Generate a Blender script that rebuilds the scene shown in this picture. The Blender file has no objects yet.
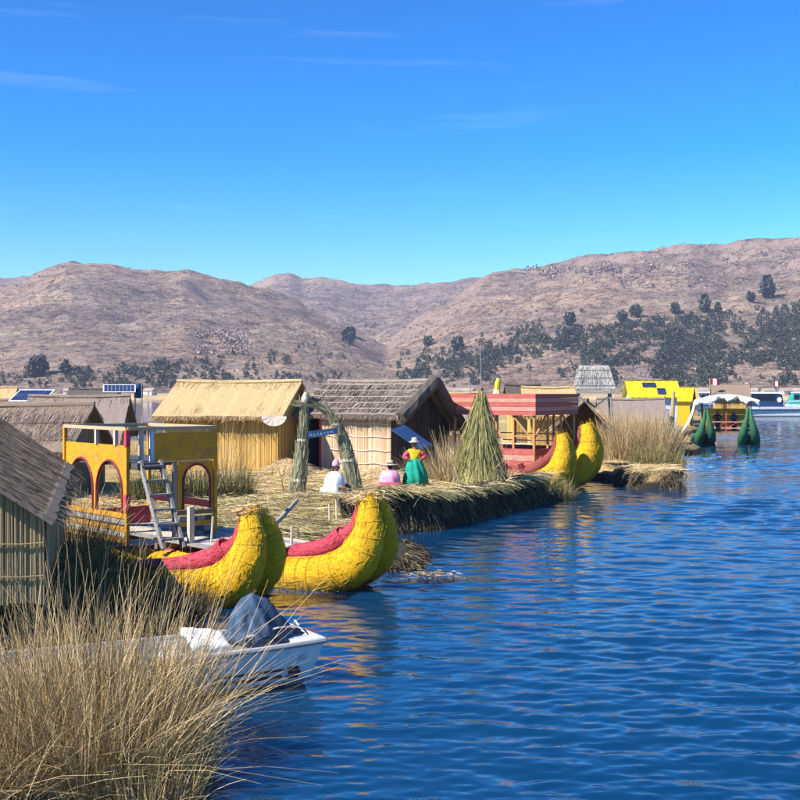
import bpy, bmesh, math, random
import numpy as np
from mathutils import Vector, Matrix, noise as mnoise

random.seed(7)
rng = np.random.default_rng(7)
scene = bpy.context.scene
COL = scene.collection
R = math.radians

# ------------------------------------------------------------------ camera
CAM_H, FOC, HOR = 4.2, 1200.0, 391.0           # eye height (m), focal length and horizon in 800 px units
cam_data = bpy.data.cameras.new('camera')
cam = bpy.data.objects.new('camera', cam_data)
COL.objects.link(cam)
cam.location = (0, 0, CAM_H)
cam.rotation_euler = (R(90), 0, 0)
cam_data.sensor_width = 36
cam_data.lens = 36 * FOC / 800
cam_data.shift_y = -(400 - HOR) / 800
cam_data.clip_start = 0.1
cam_data.clip_end = 20000
scene.camera = cam

# ------------------------------------------------------------------ sky, sun, exposure
SUN_EL = 43.0
SUN_H = Vector((-0.86, -0.51)).normalized()      # horizontal direction towards the sun
world = bpy.data.worlds.new('World'); scene.world = world; world.use_nodes = True
wt = world.node_tree; wn = wt.nodes; wl = wt.links
for n in list(wn): wn.remove(n)
wout = wn.new('ShaderNodeOutputWorld'); wbg = wn.new('ShaderNodeBackground')
sky = wn.new('ShaderNodeTexSky'); sky.sky_type = 'NISHITA'; sky.sun_disc = False
sky.sun_elevation = R(SUN_EL); sky.sun_rotation = math.atan2(SUN_H.x, SUN_H.y) % (2 * math.pi)
sky.altitude = 3800; sky.air_density = 1.9; sky.dust_density = 0.3; sky.ozone_density = 7.0
hsv = wn.new('ShaderNodeHueSaturation'); hsv.inputs['Saturation'].default_value = 1.2; hsv.inputs['Value'].default_value = 1.0
hsv.inputs['Hue'].default_value = 0.5
pre = wn.new('ShaderNodeVectorMath'); pre.operation = 'SCALE'; pre.inputs[3].default_value = 0.15
gam = wn.new('ShaderNodeGamma'); gam.inputs[1].default_value = 1.6
post = wn.new('ShaderNodeVectorMath'); post.operation = 'SCALE'; post.inputs[3].default_value = 1 / 0.15
wl.new(sky.outputs[0], pre.inputs[0]); wl.new(pre.outputs[0], gam.inputs[0]); wl.new(gam.outputs[0], post.inputs[0])
wl.new(post.outputs[0], hsv.inputs['Color'])
# thin high cirrus streaks, all round the sky
tc = wn.new('ShaderNodeTexCoord'); mp = wn.new('ShaderNodeMapping'); mp.inputs['Location'].default_value = (2.9, 1.4, 0.6); mp.inputs['Scale'].default_value = (2.0, 2.0, 34)
nz = wn.new('ShaderNodeTexNoise'); nz.inputs['Scale'].default_value = 1.5; nz.inputs['Detail'].default_value = 6; nz.inputs['Roughness'].default_value = 0.6
cr = wn.new('ShaderNodeValToRGB'); cr.color_ramp.elements[0].position = 0.58; cr.color_ramp.elements[1].position = 0.95
cr.color_ramp.elements[0].color = (0, 0, 0, 1); cr.color_ramp.elements[1].color = (0.13, 0.13, 0.13, 1)
mx = wn.new('ShaderNodeMix'); mx.data_type = 'RGBA'
wl.new(tc.outputs['Generated'], mp.inputs[0]); wl.new(mp.outputs[0], nz.inputs[0]); wl.new(nz.outputs[0], cr.inputs[0])
wl.new(cr.outputs[0], mx.inputs[0]); wl.new(hsv.outputs[0], mx.inputs[6]); mx.inputs[7].default_value = (7.5, 8.6, 9.2, 1)
wl.new(mx.outputs[2], wbg.inputs[0]); wbg.inputs[1].default_value = 0.110
wl.new(wbg.outputs[0], wout.inputs[0])

sun_d = bpy.data.lights.new('sun', 'SUN'); sun_d.energy = 5.0; sun_d.angle = R(0.5); sun_d.color = (1.0, 0.95, 0.86)
sun = bpy.data.objects.new('sun', sun_d); COL.objects.link(sun)
sdir = Vector((SUN_H.x * math.cos(R(SUN_EL)), SUN_H.y * math.cos(R(SUN_EL)), math.sin(R(SUN_EL))))
sun.rotation_euler = sdir.to_track_quat('Z', 'Y').to_euler()
sun.location = (-40, -20, 60)

vs = scene.view_settings
vs.view_transform = 'Standard'; vs.look = 'None'; vs.gamma = 1.0; vs.exposure = 1.08; vs.use_curve_mapping = False
scene.cycles.max_bounces = 8; scene.cycles.transparent_max_bounces = 8
scene.cycles.sample_clamp_indirect = 6

# ------------------------------------------------------------------ helpers
def at(px, py, d):
    return Vector(((px - 400) * d / FOC, d, CAM_H - (py - HOR) * d / FOC))
def onz(px, py, z):
    return at(px, py, FOC * (CAM_H - z) / (py - HOR))

def tag(o, label=None, cat=None, group=None, kind=None):
    if label: o['label'] = label
    if cat: o['category'] = cat
    if group: o['group'] = group
    if kind: o['kind'] = kind
    return o
def thing(name, label, cat, loc=(0, 0, 0), rz=0.0, group=None):
    o = bpy.data.objects.new(name, None); COL.objects.link(o)
    o.empty_display_size = 0.3
    o.location = loc; o.rotation_euler = (0, 0, rz)
    return tag(o, label, cat, group)
def link(name, me, parent=None, mat=None):
    o = bpy.data.objects.new(name, me); COL.objects.link(o)
    if parent: o.parent = parent
    if mat and not me.materials: me.materials.append(mat)
    return o

class MB:
    def __init__(s): s.v = []; s.f = []; s.uv = {}
    def add(s, vs_, fs):
        b = len(s.v); s.v += [tuple(p) for p in vs_]; s.f += [tuple(i + b for i in f) for f in fs]; return s
    def box(s, c, size, m=None):
        hx, hy, hz = size[0] / 2, size[1] / 2, size[2] / 2
        vs_ = [Vector((x, y, z)) for x in (-hx, hx) for y in (-hy, hy) for z in (-hz, hz)]
        if m is not None: vs_ = [m @ p for p in vs_]
        c = Vector(c)
        return s.add([p + c for p in vs_], [(0, 1, 3, 2), (4, 6, 7, 5), (0, 4, 5, 1), (2, 3, 7, 6), (0, 2, 6, 4), (1, 5, 7, 3)])
    def bar(s, p0, p1, w, h, up=(0, 0, 1)):
        p0 = Vector(p0); p1 = Vector(p1); d = (p1 - p0); L = d.length; d.normalize()
        u = Vector(up)
        if abs(d.dot(u)) > 0.95: u = Vector((1, 0, 0))
        sd = d.cross(u).normalized(); u = sd.cross(d).normalized()
        vs_ = []
        for q in (p0, p1):
            for a, b in ((-1, -1), (1, -1), (1, 1), (-1, 1)): vs_.append(q + sd * (a * w / 2) + u * (b * h / 2))
        return s.add(vs_, [(3, 2, 1, 0), (4, 5, 6, 7), (0, 1, 5, 4), (1, 2, 6, 5), (2, 3, 7, 6), (3, 0, 4, 7)])
    def tube(s, pts, rad, n=8, cap=True, squash=None, jit=0.0):
        pts = [Vector(p) for p in pts]; N = len(pts)
        if not isinstance(rad, (list, tuple)): rad = [rad] * N
        b = len(s.v); side = None
        for i, p in enumerate(pts):
            t = (pts[min(i + 1, N - 1)] - pts[max(i - 1, 0)]).normalized()
            if side is None:
                ref = Vector((0, 0, 1)) if abs(t.z) < 0.9 else Vector((0, 1, 0))
                side = t.cross(ref).normalized()
            side = (side - t * side.dot(t)).normalized(); up = side.cross(t).normalized()
            for k in range(n):
                a = 2 * math.pi * k / n
                r = rad[i] * (1 + random.uniform(-jit, jit))
                s.v.append(tuple(p + side * (r * math.cos(a)) + up * (r * math.sin(a))))
        for i in range(N - 1):
            for k in range(n):
                k2 = (k + 1) % n
                s.f.append((b + i * n + k, b + i * n + k2, b + (i + 1) * n + k2, b + (i + 1) * n + k))
        if cap:
            s.f.append(tuple(b + k for k in reversed(range(n)))); s.f.append(tuple(b + (N - 1) * n + k for k in range(n)))
        return s
    def lathe(s, prof, n=16, c=(0, 0, 0), wob=0.0, k=7, m=None):
        c = Vector(c); b = len(s.v)
        for r, z in prof:
            for i in range(n):
                a = 2 * math.pi * i / n
                rr = r * (1 + wob * math.sin(k * a + z * 3))
                p = Vector((rr * math.cos(a), rr * math.sin(a), z))
                if m is not None: p = m @ p
                s.v.append(tuple(p + c))
        for j in range(len(prof) - 1):
            for i in range(n):
                i2 = (i + 1) % n
                s.f.append((b + j * n + i, b + j * n + i2, b + (j + 1) * n + i2, b + (j + 1) * n + i))
        s.f.append(tuple(b + i for i in reversed(range(n)))); s.f.append(tuple(b + (len(prof) - 1) * n + i for i in range(n)))
        return s
    def ball(s, c, r, nu=10, nv=7, m=None):
        prof = [(max(1e-4, math.sin(math.pi * j / nv)), -math.cos(math.pi * j / nv)) for j in range(nv + 1)]
        mm = Matrix.Diagonal(Vector(r if hasattr(r, '__len__') else (r, r, r)))
        if m is not None: mm = m @ mm
        return s.lathe(prof, nu, c, m=mm)
    def mesh(s, name, mat=None, smooth=False):
        me = bpy.data.meshes.new(name); me.from_pydata(s.v, [], s.f); me.update()
        if smooth: me.polygons.foreach_set('use_smooth', [True] * len(me.polygons))
        if mat: me.materials.append(mat)
        return me
    def build(s, name, mat, parent=None, smooth=False):
        return link(name, s.mesh(name, mat, smooth), parent)

def np_mesh(name, verts, quads, mat, smooth=True):
    me = bpy.data.meshes.new(name)
    verts = np.ascontiguousarray(verts, dtype=np.float32).reshape(-1, 3); quads = np.ascontiguousarray(quads, dtype=np.int32)
    k = quads.shape[1]
    me.vertices.add(len(verts)); me.vertices.foreach_set('co', verts.ravel())
    me.loops.add(quads.size); me.loops.foreach_set('vertex_index', quads.ravel())
    me.polygons.add(len(quads)); me.polygons.foreach_set('loop_start', np.arange(0, quads.size, k, dtype=np.int32))
    me.polygons.foreach_set('loop_total', np.full(len(quads), k, dtype=np.int32))
    me.polygons.foreach_set('use_smooth', np.full(len(quads), smooth))
    me.update(calc_edges=True); me.validate()
    if mat: me.materials.append(mat)
    return me

def unit(a): return a / np.maximum(np.linalg.norm(a, axis=-1, keepdims=True), 1e-9)
def ribbons(base, d0, L, bend, width, segs=3, taper=0.75):
    """thin curved stalks: base Nx3, direction Nx3, length N, bend Nx3, width N"""
    base = np.asarray(base, float); N = len(base)
    d0 = unit(np.asarray(d0, float)); L = np.broadcast_to(np.asarray(L, float), (N,)); width = np.broadcast_to(np.asarray(width, float), (N,))
    bend = np.broadcast_to(np.asarray(bend, float), (N, 3))
    side = unit(np.cross(d0, rng.normal(size=(N, 3))))
    t = np.linspace(0, 1, segs + 1)
    P = base[:, None] + d0[:, None] * (L[:, None] * t)[..., None] + bend[:, None] * (L[:, None] * t ** 2)[..., None]
    W = (width[:, None] * (1 - taper * t) / 2)[..., None] * side[:, None]
    V = np.stack([P - W, P + W], axis=2).reshape(-1, 3)
    i = (np.arange(N) * (segs + 1) * 2)[:, None] + (np.arange(segs) * 2)[None]
    i = i.reshape(-1)
    Q = np.stack([i, i + 1, i + 3, i + 2], axis=1)
    return V, Q
def join_np(parts):
    V = []; Q = []; b = 0
    for v, q in parts: V.append(v); Q.append(q + b); b += len(v)
    return np.concatenate(V), np.concatenate(Q)

# ------------------------------------------------------------------ materials
def hexc(r, g, b): return (r, g, b, 1)
def new_mat(name):
    m = bpy.data.materials.new(name); m.use_nodes = True
    nt = m.node_tree
    for n in list(nt.nodes): nt.nodes.remove(n)
    o = nt.nodes.new('ShaderNodeOutputMaterial'); p = nt.nodes.new('ShaderNodeBsdfPrincipled')
    nt.links.new(p.outputs[0], o.inputs[0])
    return m, nt, p
def ramp(nt, fac, stops):
    r = nt.nodes.new('ShaderNodeValToRGB'); e = r.color_ramp.elements
    while len(e) < len(stops): e.new(0.5)
    for el, (pos, c) in zip(e, stops): el.position = pos; el.color = (c[0], c[1], c[2], 1)
    nt.links.new(fac, r.inputs[0]); return r.outputs[0]
def tex_noise(nt, scale=5, detail=4, rough=0.6, stretch=None, coord='Object', vec=None):
    n = nt.nodes.new('ShaderNodeTexNoise'); n.inputs['Scale'].default_value = scale
    n.inputs['Detail'].default_value = detail; n.inputs['Roughness'].default_value = rough
    if vec is None:
        c = nt.nodes.new('ShaderNodeTexCoord'); vec = c.outputs[coord]
    if stretch:
        m = nt.nodes.new('ShaderNodeMapping'); m.inputs['Scale'].default_value = stretch
        nt.links.new(vec, m.inputs[0]); vec = m.outputs[0]
    nt.links.new(vec, n.inputs['Vector']); return n.outputs[0]
def mixc(nt, fac, a, b, mode='MIX'):
    m = nt.nodes.new('ShaderNodeMix'); m.data_type = 'RGBA'; m.blend_type = mode
    for sock, v in ((m.inputs[0], fac), (m.inputs[6], a), (m.inputs[7], b)):
        if isinstance(v, (int, float)): sock.default_value = v
        elif isinstance(v, tuple): sock.default_value = (v[0], v[1], v[2], 1)
        else: nt.links.new(v, sock)
    return m.outputs[2]
def bump(nt, p, h, strength=0.3, dist=0.02):
    b = nt.nodes.new('ShaderNodeBump'); b.inputs['Strength'].default_value = strength; b.inputs['Distance'].default_value = dist
    nt.links.new(h, b.inputs['Height']); nt.links.new(b.outputs[0], p.inputs['Normal'])
def M_noise(name, stops, scale=6, stretch=None, rough=0.8, bstr=0.3, bdist=0.02, detail=5, spec=0.3, metal=0.0, grime=None):
    m, nt, p = new_mat(name)
    f = tex_noise(nt, scale, detail, 0.62, stretch)
    col = ramp(nt, f, stops)
    if grime:
        g = tex_noise(nt, grime[0], 4, 0.6)
        gm = nt.nodes.new('ShaderNodeMapRange'); gm.inputs[1].default_value = 0.48; gm.inputs[2].default_value = 0.72; gm.inputs[4].default_value = grime[2]
        nt.links.new(g, gm.inputs[0]); col = mixc(nt, gm.outputs[0], col, grime[1])
    nt.links.new(col, p.inputs['Base Color'])
    p.inputs['Roughness'].default_value = rough; p.inputs['Specular IOR Level'].default_value = spec; p.inputs['Metallic'].default_value = metal
    if bstr: bump(nt, p, f, bstr, bdist)
    return m
def M_straw(name, stops, rough=0.75, streak=None, var=0.35):
    """stalks: every loose stalk has a colour of its own"""
    m, nt, p = new_mat(name)
    g = nt.nodes.new('ShaderNodeNewGeometry')
    c = ramp(nt, g.outputs['Random Per Island'], stops)
    n = tex_noise(nt, 0.7, 3, 0.5) if not streak else tex_noise(nt, 1.0, 4, 0.6, streak)
    c2 = mixc(nt, var, c, ramp(nt, n, [(0.3, (0.55, 0.55, 0.5)), (0.7, (1.25, 1.2, 1.05))]), 'MULTIPLY')
    nt.links.new(c2, p.inputs['Base Color']); p.inputs['Roughness'].default_value = rough
    p.inputs['Specular IOR Level'].default_value = 0.25
    return m
def sc(c, k): return tuple(x * k for x in c)
STRAW = (0.50, 0.34, 0.15)
MT = {}
MT['straw'] = M_straw('straw_stalks', [(0, (0.34, 0.23, 0.10)), (0.35, (0.50, 0.36, 0.17)), (0.7, (0.64, 0.49, 0.26)), (1, (0.70, 0.58, 0.37))])
MT['straw_green'] = M_straw('greenish_straw', [(0, (0.16, 0.13, 0.05)), (0.3, (0.30, 0.25, 0.10)), (0.6, (0.42, 0.35, 0.17)), (1, (0.50, 0.44, 0.28))])
MT['straw_gold'] = M_straw('golden_thatch', [(0, (0.30, 0.20, 0.09)), (0.4, (0.49, 0.36, 0.19)), (0.75, (0.62, 0.48, 0.29)), (1, (0.70, 0.58, 0.39))], streak=(7, 0.5, 0.5))
MT['straw_grey'] = M_straw('grey_thatch', [(0, (0.16, 0.12, 0.10)), (0.4, (0.27, 0.21, 0.175)), (0.8, (0.37, 0.30, 0.255)), (1, (0.48, 0.40, 0.33))], streak=(4, 0.6, 0.6))
MT['straw_dark'] = M_straw('weathered_thatch', [(0, (0.07, 0.055, 0.045)), (0.5, (0.13, 0.105, 0.085)), (1, (0.20, 0.165, 0.13))], streak=(4, 0.5, 0.5))
MT['reed'] = M_straw('dry_reeds', [(0, (0.12, 0.075, 0.03)), (0.25, (0.27, 0.185, 0.08)), (0.6, (0.46, 0.335, 0.155)), (0.88, (0.61, 0.47, 0.25)), (1, (0.70, 0.60, 0.41))])
MT['reed_tan'] = M_straw('tan_reeds', [(0, (0.22, 0.15, 0.07)), (0.5, (0.42, 0.30, 0.15)), (1, (0.56, 0.43, 0.25))])
MT['reed_green'] = M_straw('green_reeds', [(0, (0.03, 0.038, 0.013)), (0.5, (0.07, 0.078, 0.025)), (0.85, (0.15, 0.14, 0.05)), (1, (0.32, 0.26, 0.11))])
MT['reed_olive'] = M_straw('olive_reeds', [(0, (0.07, 0.075, 0.025)), (0.4, (0.17, 0.15, 0.055)), (0.8, (0.33, 0.26, 0.11)), (1, (0.46, 0.37, 0.18))])
MT['bundle_green'] = M_straw('fresh_green_reeds', [(0, (0.10, 0.12, 0.03)), (0.35, (0.24, 0.25, 0.075)), (0.7, (0.42, 0.36, 0.14)), (1, (0.60, 0.49, 0.26))])
MT['peat'] = M_noise('reed_root_peat', [(0.25, (0.012, 0.010, 0.009)), (0.6, (0.035, 0.028, 0.022)), (0.9, (0.075, 0.058, 0.042))], 4, (2, 2, 0.7), 0.9, 0.8, 0.08)
MT['bank_straw'] = M_straw('rotting_bank_straw', [(0, (0.016, 0.013, 0.010)), (0.4, (0.048, 0.038, 0.026)), (0.75, (0.11, 0.086, 0.052)), (1, (0.26, 0.205, 0.115))])
MT['wood_grey'] = M_noise('weathered_wood', [(0.3, (0.16, 0.145, 0.13)), (0.6, (0.28, 0.265, 0.245)), (0.85, (0.40, 0.385, 0.36))], 5, (1, 14, 14), 0.8, 0.3, 0.01)
MT['wood_pale'] = M_noise('pale_wood', [(0.3, (0.36, 0.31, 0.24)), (0.7, (0.55, 0.49, 0.40))], 5, (1, 12, 12), 0.75, 0.25, 0.01)
MT['wood_brown'] = M_noise('brown_wood', [(0.3, (0.13, 0.075, 0.04)), (0.7, (0.27, 0.165, 0.09))], 5, (1, 12, 12), 0.75, 0.25, 0.01)
MT['wood_orange'] = M_noise('varnished_orange_wood', [(0.3, (0.36, 0.15, 0.045)), (0.7, (0.56, 0.27, 0.09))], 5, (1, 10, 10), 0.55, 0.2, 0.01)
MT['rail_tan'] = M_noise('sun_bleached_rail', [(0.3, (0.30, 0.22, 0.12)), (0.7, (0.50, 0.40, 0.25))], 5, (1, 12, 12), 0.75, 0.25, 0.01)
MT['wood_dark'] = M_noise('dark_wood', [(0.3, (0.035, 0.035, 0.04)), (0.7, (0.09, 0.085, 0.085))], 5, (1, 10, 10), 0.7, 0.3, 0.01)
MT['yellow_paint'] = M_noise('yellow_board_paint', [(0.25, (0.38, 0.17, 0.004)), (0.55, (0.56, 0.265, 0.006)), (0.9, (0.68, 0.35, 0.012))], 4, (1, 1, 5), 0.55, 0.25, 0.01, grime=(3.4, (0.24, 0.15, 0.05), 0.75))
MT['red_paint'] = M_noise('red_board_paint', [(0.3, (0.42, 0.025, 0.045)), (0.7, (0.60, 0.06, 0.09))], 5, None, 0.55, 0.15, 0.01, grime=(5, (0.22, 0.06, 0.05), 0.5))
MT['maroon'] = M_noise('maroon_paint', [(0.3, (0.13, 0.012, 0.02)), (0.7, (0.22, 0.03, 0.04))], 5, None, 0.55, 0.15, 0.01)
MT['blue_paint'] = M_noise('dark_blue_board', [(0.3, (0.012, 0.035, 0.10)), (0.7, (0.03, 0.075, 0.17))], 6, None, 0.55, 0.15, 0.01)
MT['white_paint'] = M_noise('white_paint', [(0.3, (0.66, 0.66, 0.64)), (0.7, (0.80, 0.80, 0.79))], 4, None, 0.4, 0.1, 0.01, grime=(3, (0.42, 0.40, 0.36), 0.5))
MT['skin'] = M_noise('skin', [(0.3, (0.16, 0.075, 0.045)), (0.7, (0.23, 0.115, 0.07))], 8, None, 0.5, 0.05, 0.003)
MT['hair'] = M_noise('black_hair', [(0.3, (0.008, 0.007, 0.007)), (0.7, (0.03, 0.025, 0.022))], 20, None, 0.5, 0.3, 0.005)
def cloth(name, c, c2=None): return M_noise(name, [(0.25, sc(c, 0.72)), (0.75, c2 or c)], 7, None, 0.85, 0.35, 0.02)
def weave(name, stops, s1=26.0, fray=None):
    """dyed reed matting: fine bands across and strands along the bundle (uses the tube UVs, in metres)"""
    m, nt, p = new_mat(name)
    uv = nt.nodes.new('ShaderNodeUVMap'); uv.uv_map = 'UVMap'
    f1 = tex_noise(nt, 1.0, 3, 0.6, (10, 60, 1), vec=uv.outputs[0])
    f2 = tex_noise(nt, 1.0, 3, 0.6, (90, 9, 1), vec=uv.outputs[0])
    f3 = tex_noise(nt, 2.2, 4, 0.6)
    mxx = nt.nodes.new('ShaderNodeMath'); mxx.operation = 'ADD'; nt.links.new(f1, mxx.inputs[0]); nt.links.new(f2, mxx.inputs[1])
    h = nt.nodes.new('ShaderNodeMath'); h.operation = 'MULTIPLY'; h.inputs[1].default_value = 0.5; nt.links.new(mxx.outputs[0], h.inputs[0])
    col = ramp(nt, h.outputs[0], stops)
    col = mixc(nt, 0.55, col, ramp(nt, f3, [(0.3, (0.62, 0.58, 0.5)), (0.65, (1.1, 1.08, 1.0))]), 'MULTIPLY')
    if fray:
        c = nt.nodes.new('ShaderNodeTexCoord'); sx = nt.nodes.new('ShaderNodeSeparateXYZ'); nt.links.new(c.outputs['Object'], sx.inputs[0])
        mr = nt.nodes.new('ShaderNodeMapRange'); mr.inputs[1].default_value = 0.34; mr.inputs[2].default_value = 0.06; nt.links.new(sx.outputs[2], mr.inputs[0])
        mm = nt.nodes.new('ShaderNodeMath'); mm.operation = 'MULTIPLY'; nt.links.new(mr.outputs[0], mm.inputs[0])
        nzz = tex_noise(nt, 9, 3, 0.6); mr2 = nt.nodes.new('ShaderNodeMapRange'); mr2.inputs[1].default_value = 0.3; mr2.inputs[2].default_value = 0.6
        nt.links.new(nzz, mr2.inputs[0]); nt.links.new(mr2.outputs[0], mm.inputs[1])
        col = mixc(nt, mm.outputs[0], col, fray)      # waterlogged stain along the waterline
    nt.links.new(col, p.inputs['Base Color']); p.inputs['Roughness'].default_value = 0.72; p.inputs['Specular IOR Level'].default_value = 0.25
    bump(nt, p, h.outputs[0], 0.9, 0.035)
    return m
MT['hull_yellow'] = weave('yellow_reed_matting', [(0.34, (0.30, 0.15, 0.004)), (0.48, (0.62, 0.355, 0.006)), (0.66, (0.76, 0.48, 0.012))], fray=(0.14, 0.09, 0.03))
MT['hull_pink'] = weave('pink_reed_matting', [(0.34, (0.20, 0.012, 0.03)), (0.5, (0.42, 0.04, 0.075)), (0.66, (0.60, 0.13, 0.17))])
MT['hull_green'] = weave('green_reed_matting', [(0.3, (0.012, 0.07, 0.035)), (0.5, (0.025, 0.13, 0.06)), (0.7, (0.06, 0.21, 0.10))])
MT['fray_yellow'] = M_straw('frayed_yellow_reeds', [(0, (0.46, 0.25, 0.006)), (0.5, (0.64, 0.37, 0.008)), (0.93, (0.76, 0.48, 0.02)), (1, (0.66, 0.48, 0.15))])
MT['fray_pink'] = M_straw('frayed_pink_reeds', [(0, (0.24, 0.015, 0.035)), (0.5, (0.46, 0.05, 0.09)), (1, (0.66, 0.20, 0.22))])
MT['rope_dull'] = M_noise('dull_yellow_cord', [(0.3, (0.36, 0.20, 0.008)), (0.7, (0.52, 0.30, 0.012))], 20)
MT['rope_orange'] = M_noise('orange_rope', [(0.3, (0.25, 0.10, 0.01)), (0.7, (0.5, 0.24, 0.02))], 20)

# ================================================================== SETTING
# ------------------------------------------------------------------ hills across the lake
def interp(tab, x): return np.interp(x, [t[0] for t in tab], [t[1] for t in tab])
LEFT = [(-900, 385), (-500, 352), (-250, 325), (-80, 297), (0, 284), (20, 278), (45, 268), (70, 261), (95, 262), (130, 268), (165, 274), (185, 273), (210, 280), (262, 286), (300, 296), (340, 315), (380, 340), (420, 368), (455, 395), (1700, 430)]
BACK = [(-900, 320), (-300, 290), (0, 278), (100, 280), (240, 290), (262, 284), (272, 279), (290, 277), (303, 282), (320, 279), (350, 283), (370, 284), (400, 282), (430, 282), (450, 284), (470, 281), (530, 273), (700, 260), (1000, 262), (1700, 300)]
RIGHT = [(-900, 420), (240, 400), (300, 386), (371, 350), (449, 304), (480, 284), (530, 271), (545, 265), (580, 255), (620, 247), (660, 243), (690, 240), (715, 245), (726, 247), (740, 242), (760, 238), (780, 234), (800, 229), (860, 216), (950, 212), (1100, 240), (1300, 300), (1700, 380)]
NPX, NR = 620, 250
pxs = np.linspace(-620, 1420, NPX); rr = 620 * (3200 / 620) ** np.linspace(0, 1, NR)
PX, DD = np.meshgrid(pxs, rr)
def layer(tab, d0, d1, pw):
    H = (HOR - interp(tab, PX)) * d1 / FOC + CAM_H
    t = np.clip((DD - d0) / (d1 - d0), 0, 1)
    back = np.clip((DD - d1) / (d1 - d0), 0, 2)
    return np.where(H > 0, H * t ** pw, H) - back ** 1.3 * 260
WX = (PX - 400) * DD / FOC; WY = DD
hz = np.maximum(np.maximum(layer(LEFT, 720, 1500, 1.15), layer(RIGHT, 690, 1650, 1.1)), layer(BACK, 1050, 2500, 1.25))
fr = np.empty_like(WX); rg = np.empty_like(WX); f2_ = np.empty_like(WX)
for i in range(NR):
    for j in range(NPX):
        x, y = WX[i, j], WY[i, j]
        fr[i, j] = mnoise.fractal(Vector((x * 0.0045, y * 0.0045, 3.1)), 0.9, 2.1, 6)
        rg[i, j] = abs(mnoise.noise(Vector((x * 0.0065 + 9, y * 0.003, 1.7))))
        f2_[i, j] = mnoise.fractal(Vector((x * 0.03, y * 0.03, 8.1)), 0.8, 2.0, 3)
amp = np.clip(hz / 60, 0, 1)
hz = hz + amp * (fr * 10 - rg * 20 + 5 + f2_ * 3.4)
# rocky bands: terraces on the upper right hill
terr = np.clip((PX - 520) / 120, 0, 1) * np.clip((hz - 110) / 40, 0, 1)
st = 26.0
saw = (hz + fr * 10) / st; saw = (np.floor(saw) + np.clip((saw - np.floor(saw) - 0.55) / 0.3, 0, 1)) * st - fr * 10
hz = hz * (1 - 0.42 * terr) + saw * 0.42 * terr
hz = np.maximum(hz, 1.2 + fr * 0.8)
hz[0, :] = -3.0
idx = np.arange(NR * NPX).reshape(NR, NPX)
Q = np.stack([idx[:-1, :-1], idx[:-1, 1:], idx[1:, 1:], idx[1:, :-1]], axis=-1).reshape(-1, 4)
def M_hill():
    m, nt, p = new_mat('dry_hill')
    a = tex_noise(nt, 0.012, 6, 0.65); b = tex_noise(nt, 0.09, 6, 0.7); c = tex_noise(nt, 0.035, 5, 0.6, (1, 1, 3)); e = tex_noise(nt, 0.32, 4, 0.75)
    col = ramp(nt, a, [(0.28, (0.150, 0.104, 0.082)), (0.5, (0.230, 0.166, 0.124)), (0.68, (0.33, 0.25, 0.172))])
    sp = ramp(nt, b, [(0.38, (0.30, 0.31, 0.33)), (0.50, (1, 1, 1)), (0.66, (1.35, 1.3, 1.25))])
    col = mixc(nt, 0.85, col, sp, 'MULTIPLY')
    sp2 = ramp(nt, e, [(0.40, (0.22, 0.24, 0.24)), (0.49, (1, 1, 1)), (0.62, (1.45, 1.4, 1.35))])
    col = mixc(nt, 0.75, col, sp2, 'MULTIPLY')
    d_ = tex_noise(nt, 1.0, 3, 0.55, (0.006, 0.006, 0.16)); e_ = tex_noise(nt, 0.004, 3, 0.5)
    col = mixc(nt, 0.6, col, ramp(nt, d_, [(0.38, (0.72, 0.72, 0.74)), (0.5, (1, 1, 1)), (0.62, (1.15, 1.12, 1.05))]), 'MULTIPLY')
    col = mixc(nt, 0.8, col, ramp(nt, e_, [(0.35, (0.78, 0.82, 0.88)), (0.6, (1.1, 1.06, 0.98))]), 'MULTIPLY')
    rock = ramp(nt, c, [(0.56, (0, 0, 0)), (0.64, (1, 1, 1))])
    col = mixc(nt, mixc(nt, 0.6, (0, 0, 0), rock), col, (0.27, 0.205, 0.172))
    # steep faces are bare rock
    g = nt.nodes.new('ShaderNodeNewGeometry'); s = nt.nodes.new('ShaderNodeSeparateXYZ'); nt.links.new(g.outputs['True Normal'], s.inputs[0])
    mr = nt.nodes.new('ShaderNodeMapRange'); mr.inputs[1].default_value = 0.86; mr.inputs[2].default_value = 0.72; nt.links.new(s.outputs[2], mr.inputs[0])
    col = mixc(nt, mr.outputs[0], col, (0.25, 0.175, 0.14))
    nt.links.new(col, p.inputs['Base Color']); p.inputs['Roughness'].default_value = 0.95; p.inputs['Specular IOR Level'].default_value = 0.1
    bump(nt, p, e, 0.9, 3.0)
    return m
MT['hill'] = M_hill()
hills = link('hills', np_mesh('hills', np.stack([WX, WY, hz], -1), Q, MT['hill'], True)); tag(hills, 'dry brown mountains beyond the lake', None, None, 'structure')
PYG = HOR - (hz - CAM_H) * FOC / DD
def hill_hit(px, py):
    j = int(np.clip(np.searchsorted(pxs, px), 0, NPX - 1))
    w = np.nonzero(PYG[3:, j] <= py)[0]
    if not len(w): return None
    i = w[0] + 3
    return Vector((WX[i, j], WY[i, j], hz[i, j]))

def sdist(X, Y, poly):
    d = np.full(X.shape, 1e9); inside = np.zeros(X.shape, bool); n = len(poly)
    for i in range(n):
        x0, y0 = poly[i]; x1, y1 = poly[(i + 1) % n]
        dx, dy = x1 - x0, y1 - y0; t = np.clip(((X - x0) * dx + (Y - y0) * dy) / (dx * dx + dy * dy), 0, 1)
        d = np.minimum(d, np.hypot(X - x0 - t * dx, Y - y0 - t * dy))
        c = ((y0 > Y) != (y1 > Y)) & (X < (x1 - x0) * (Y - y0) / (y1 - y0 + 1e-12) + x0)
        inside ^= c
    return np.where(inside, d, -d)
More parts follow.
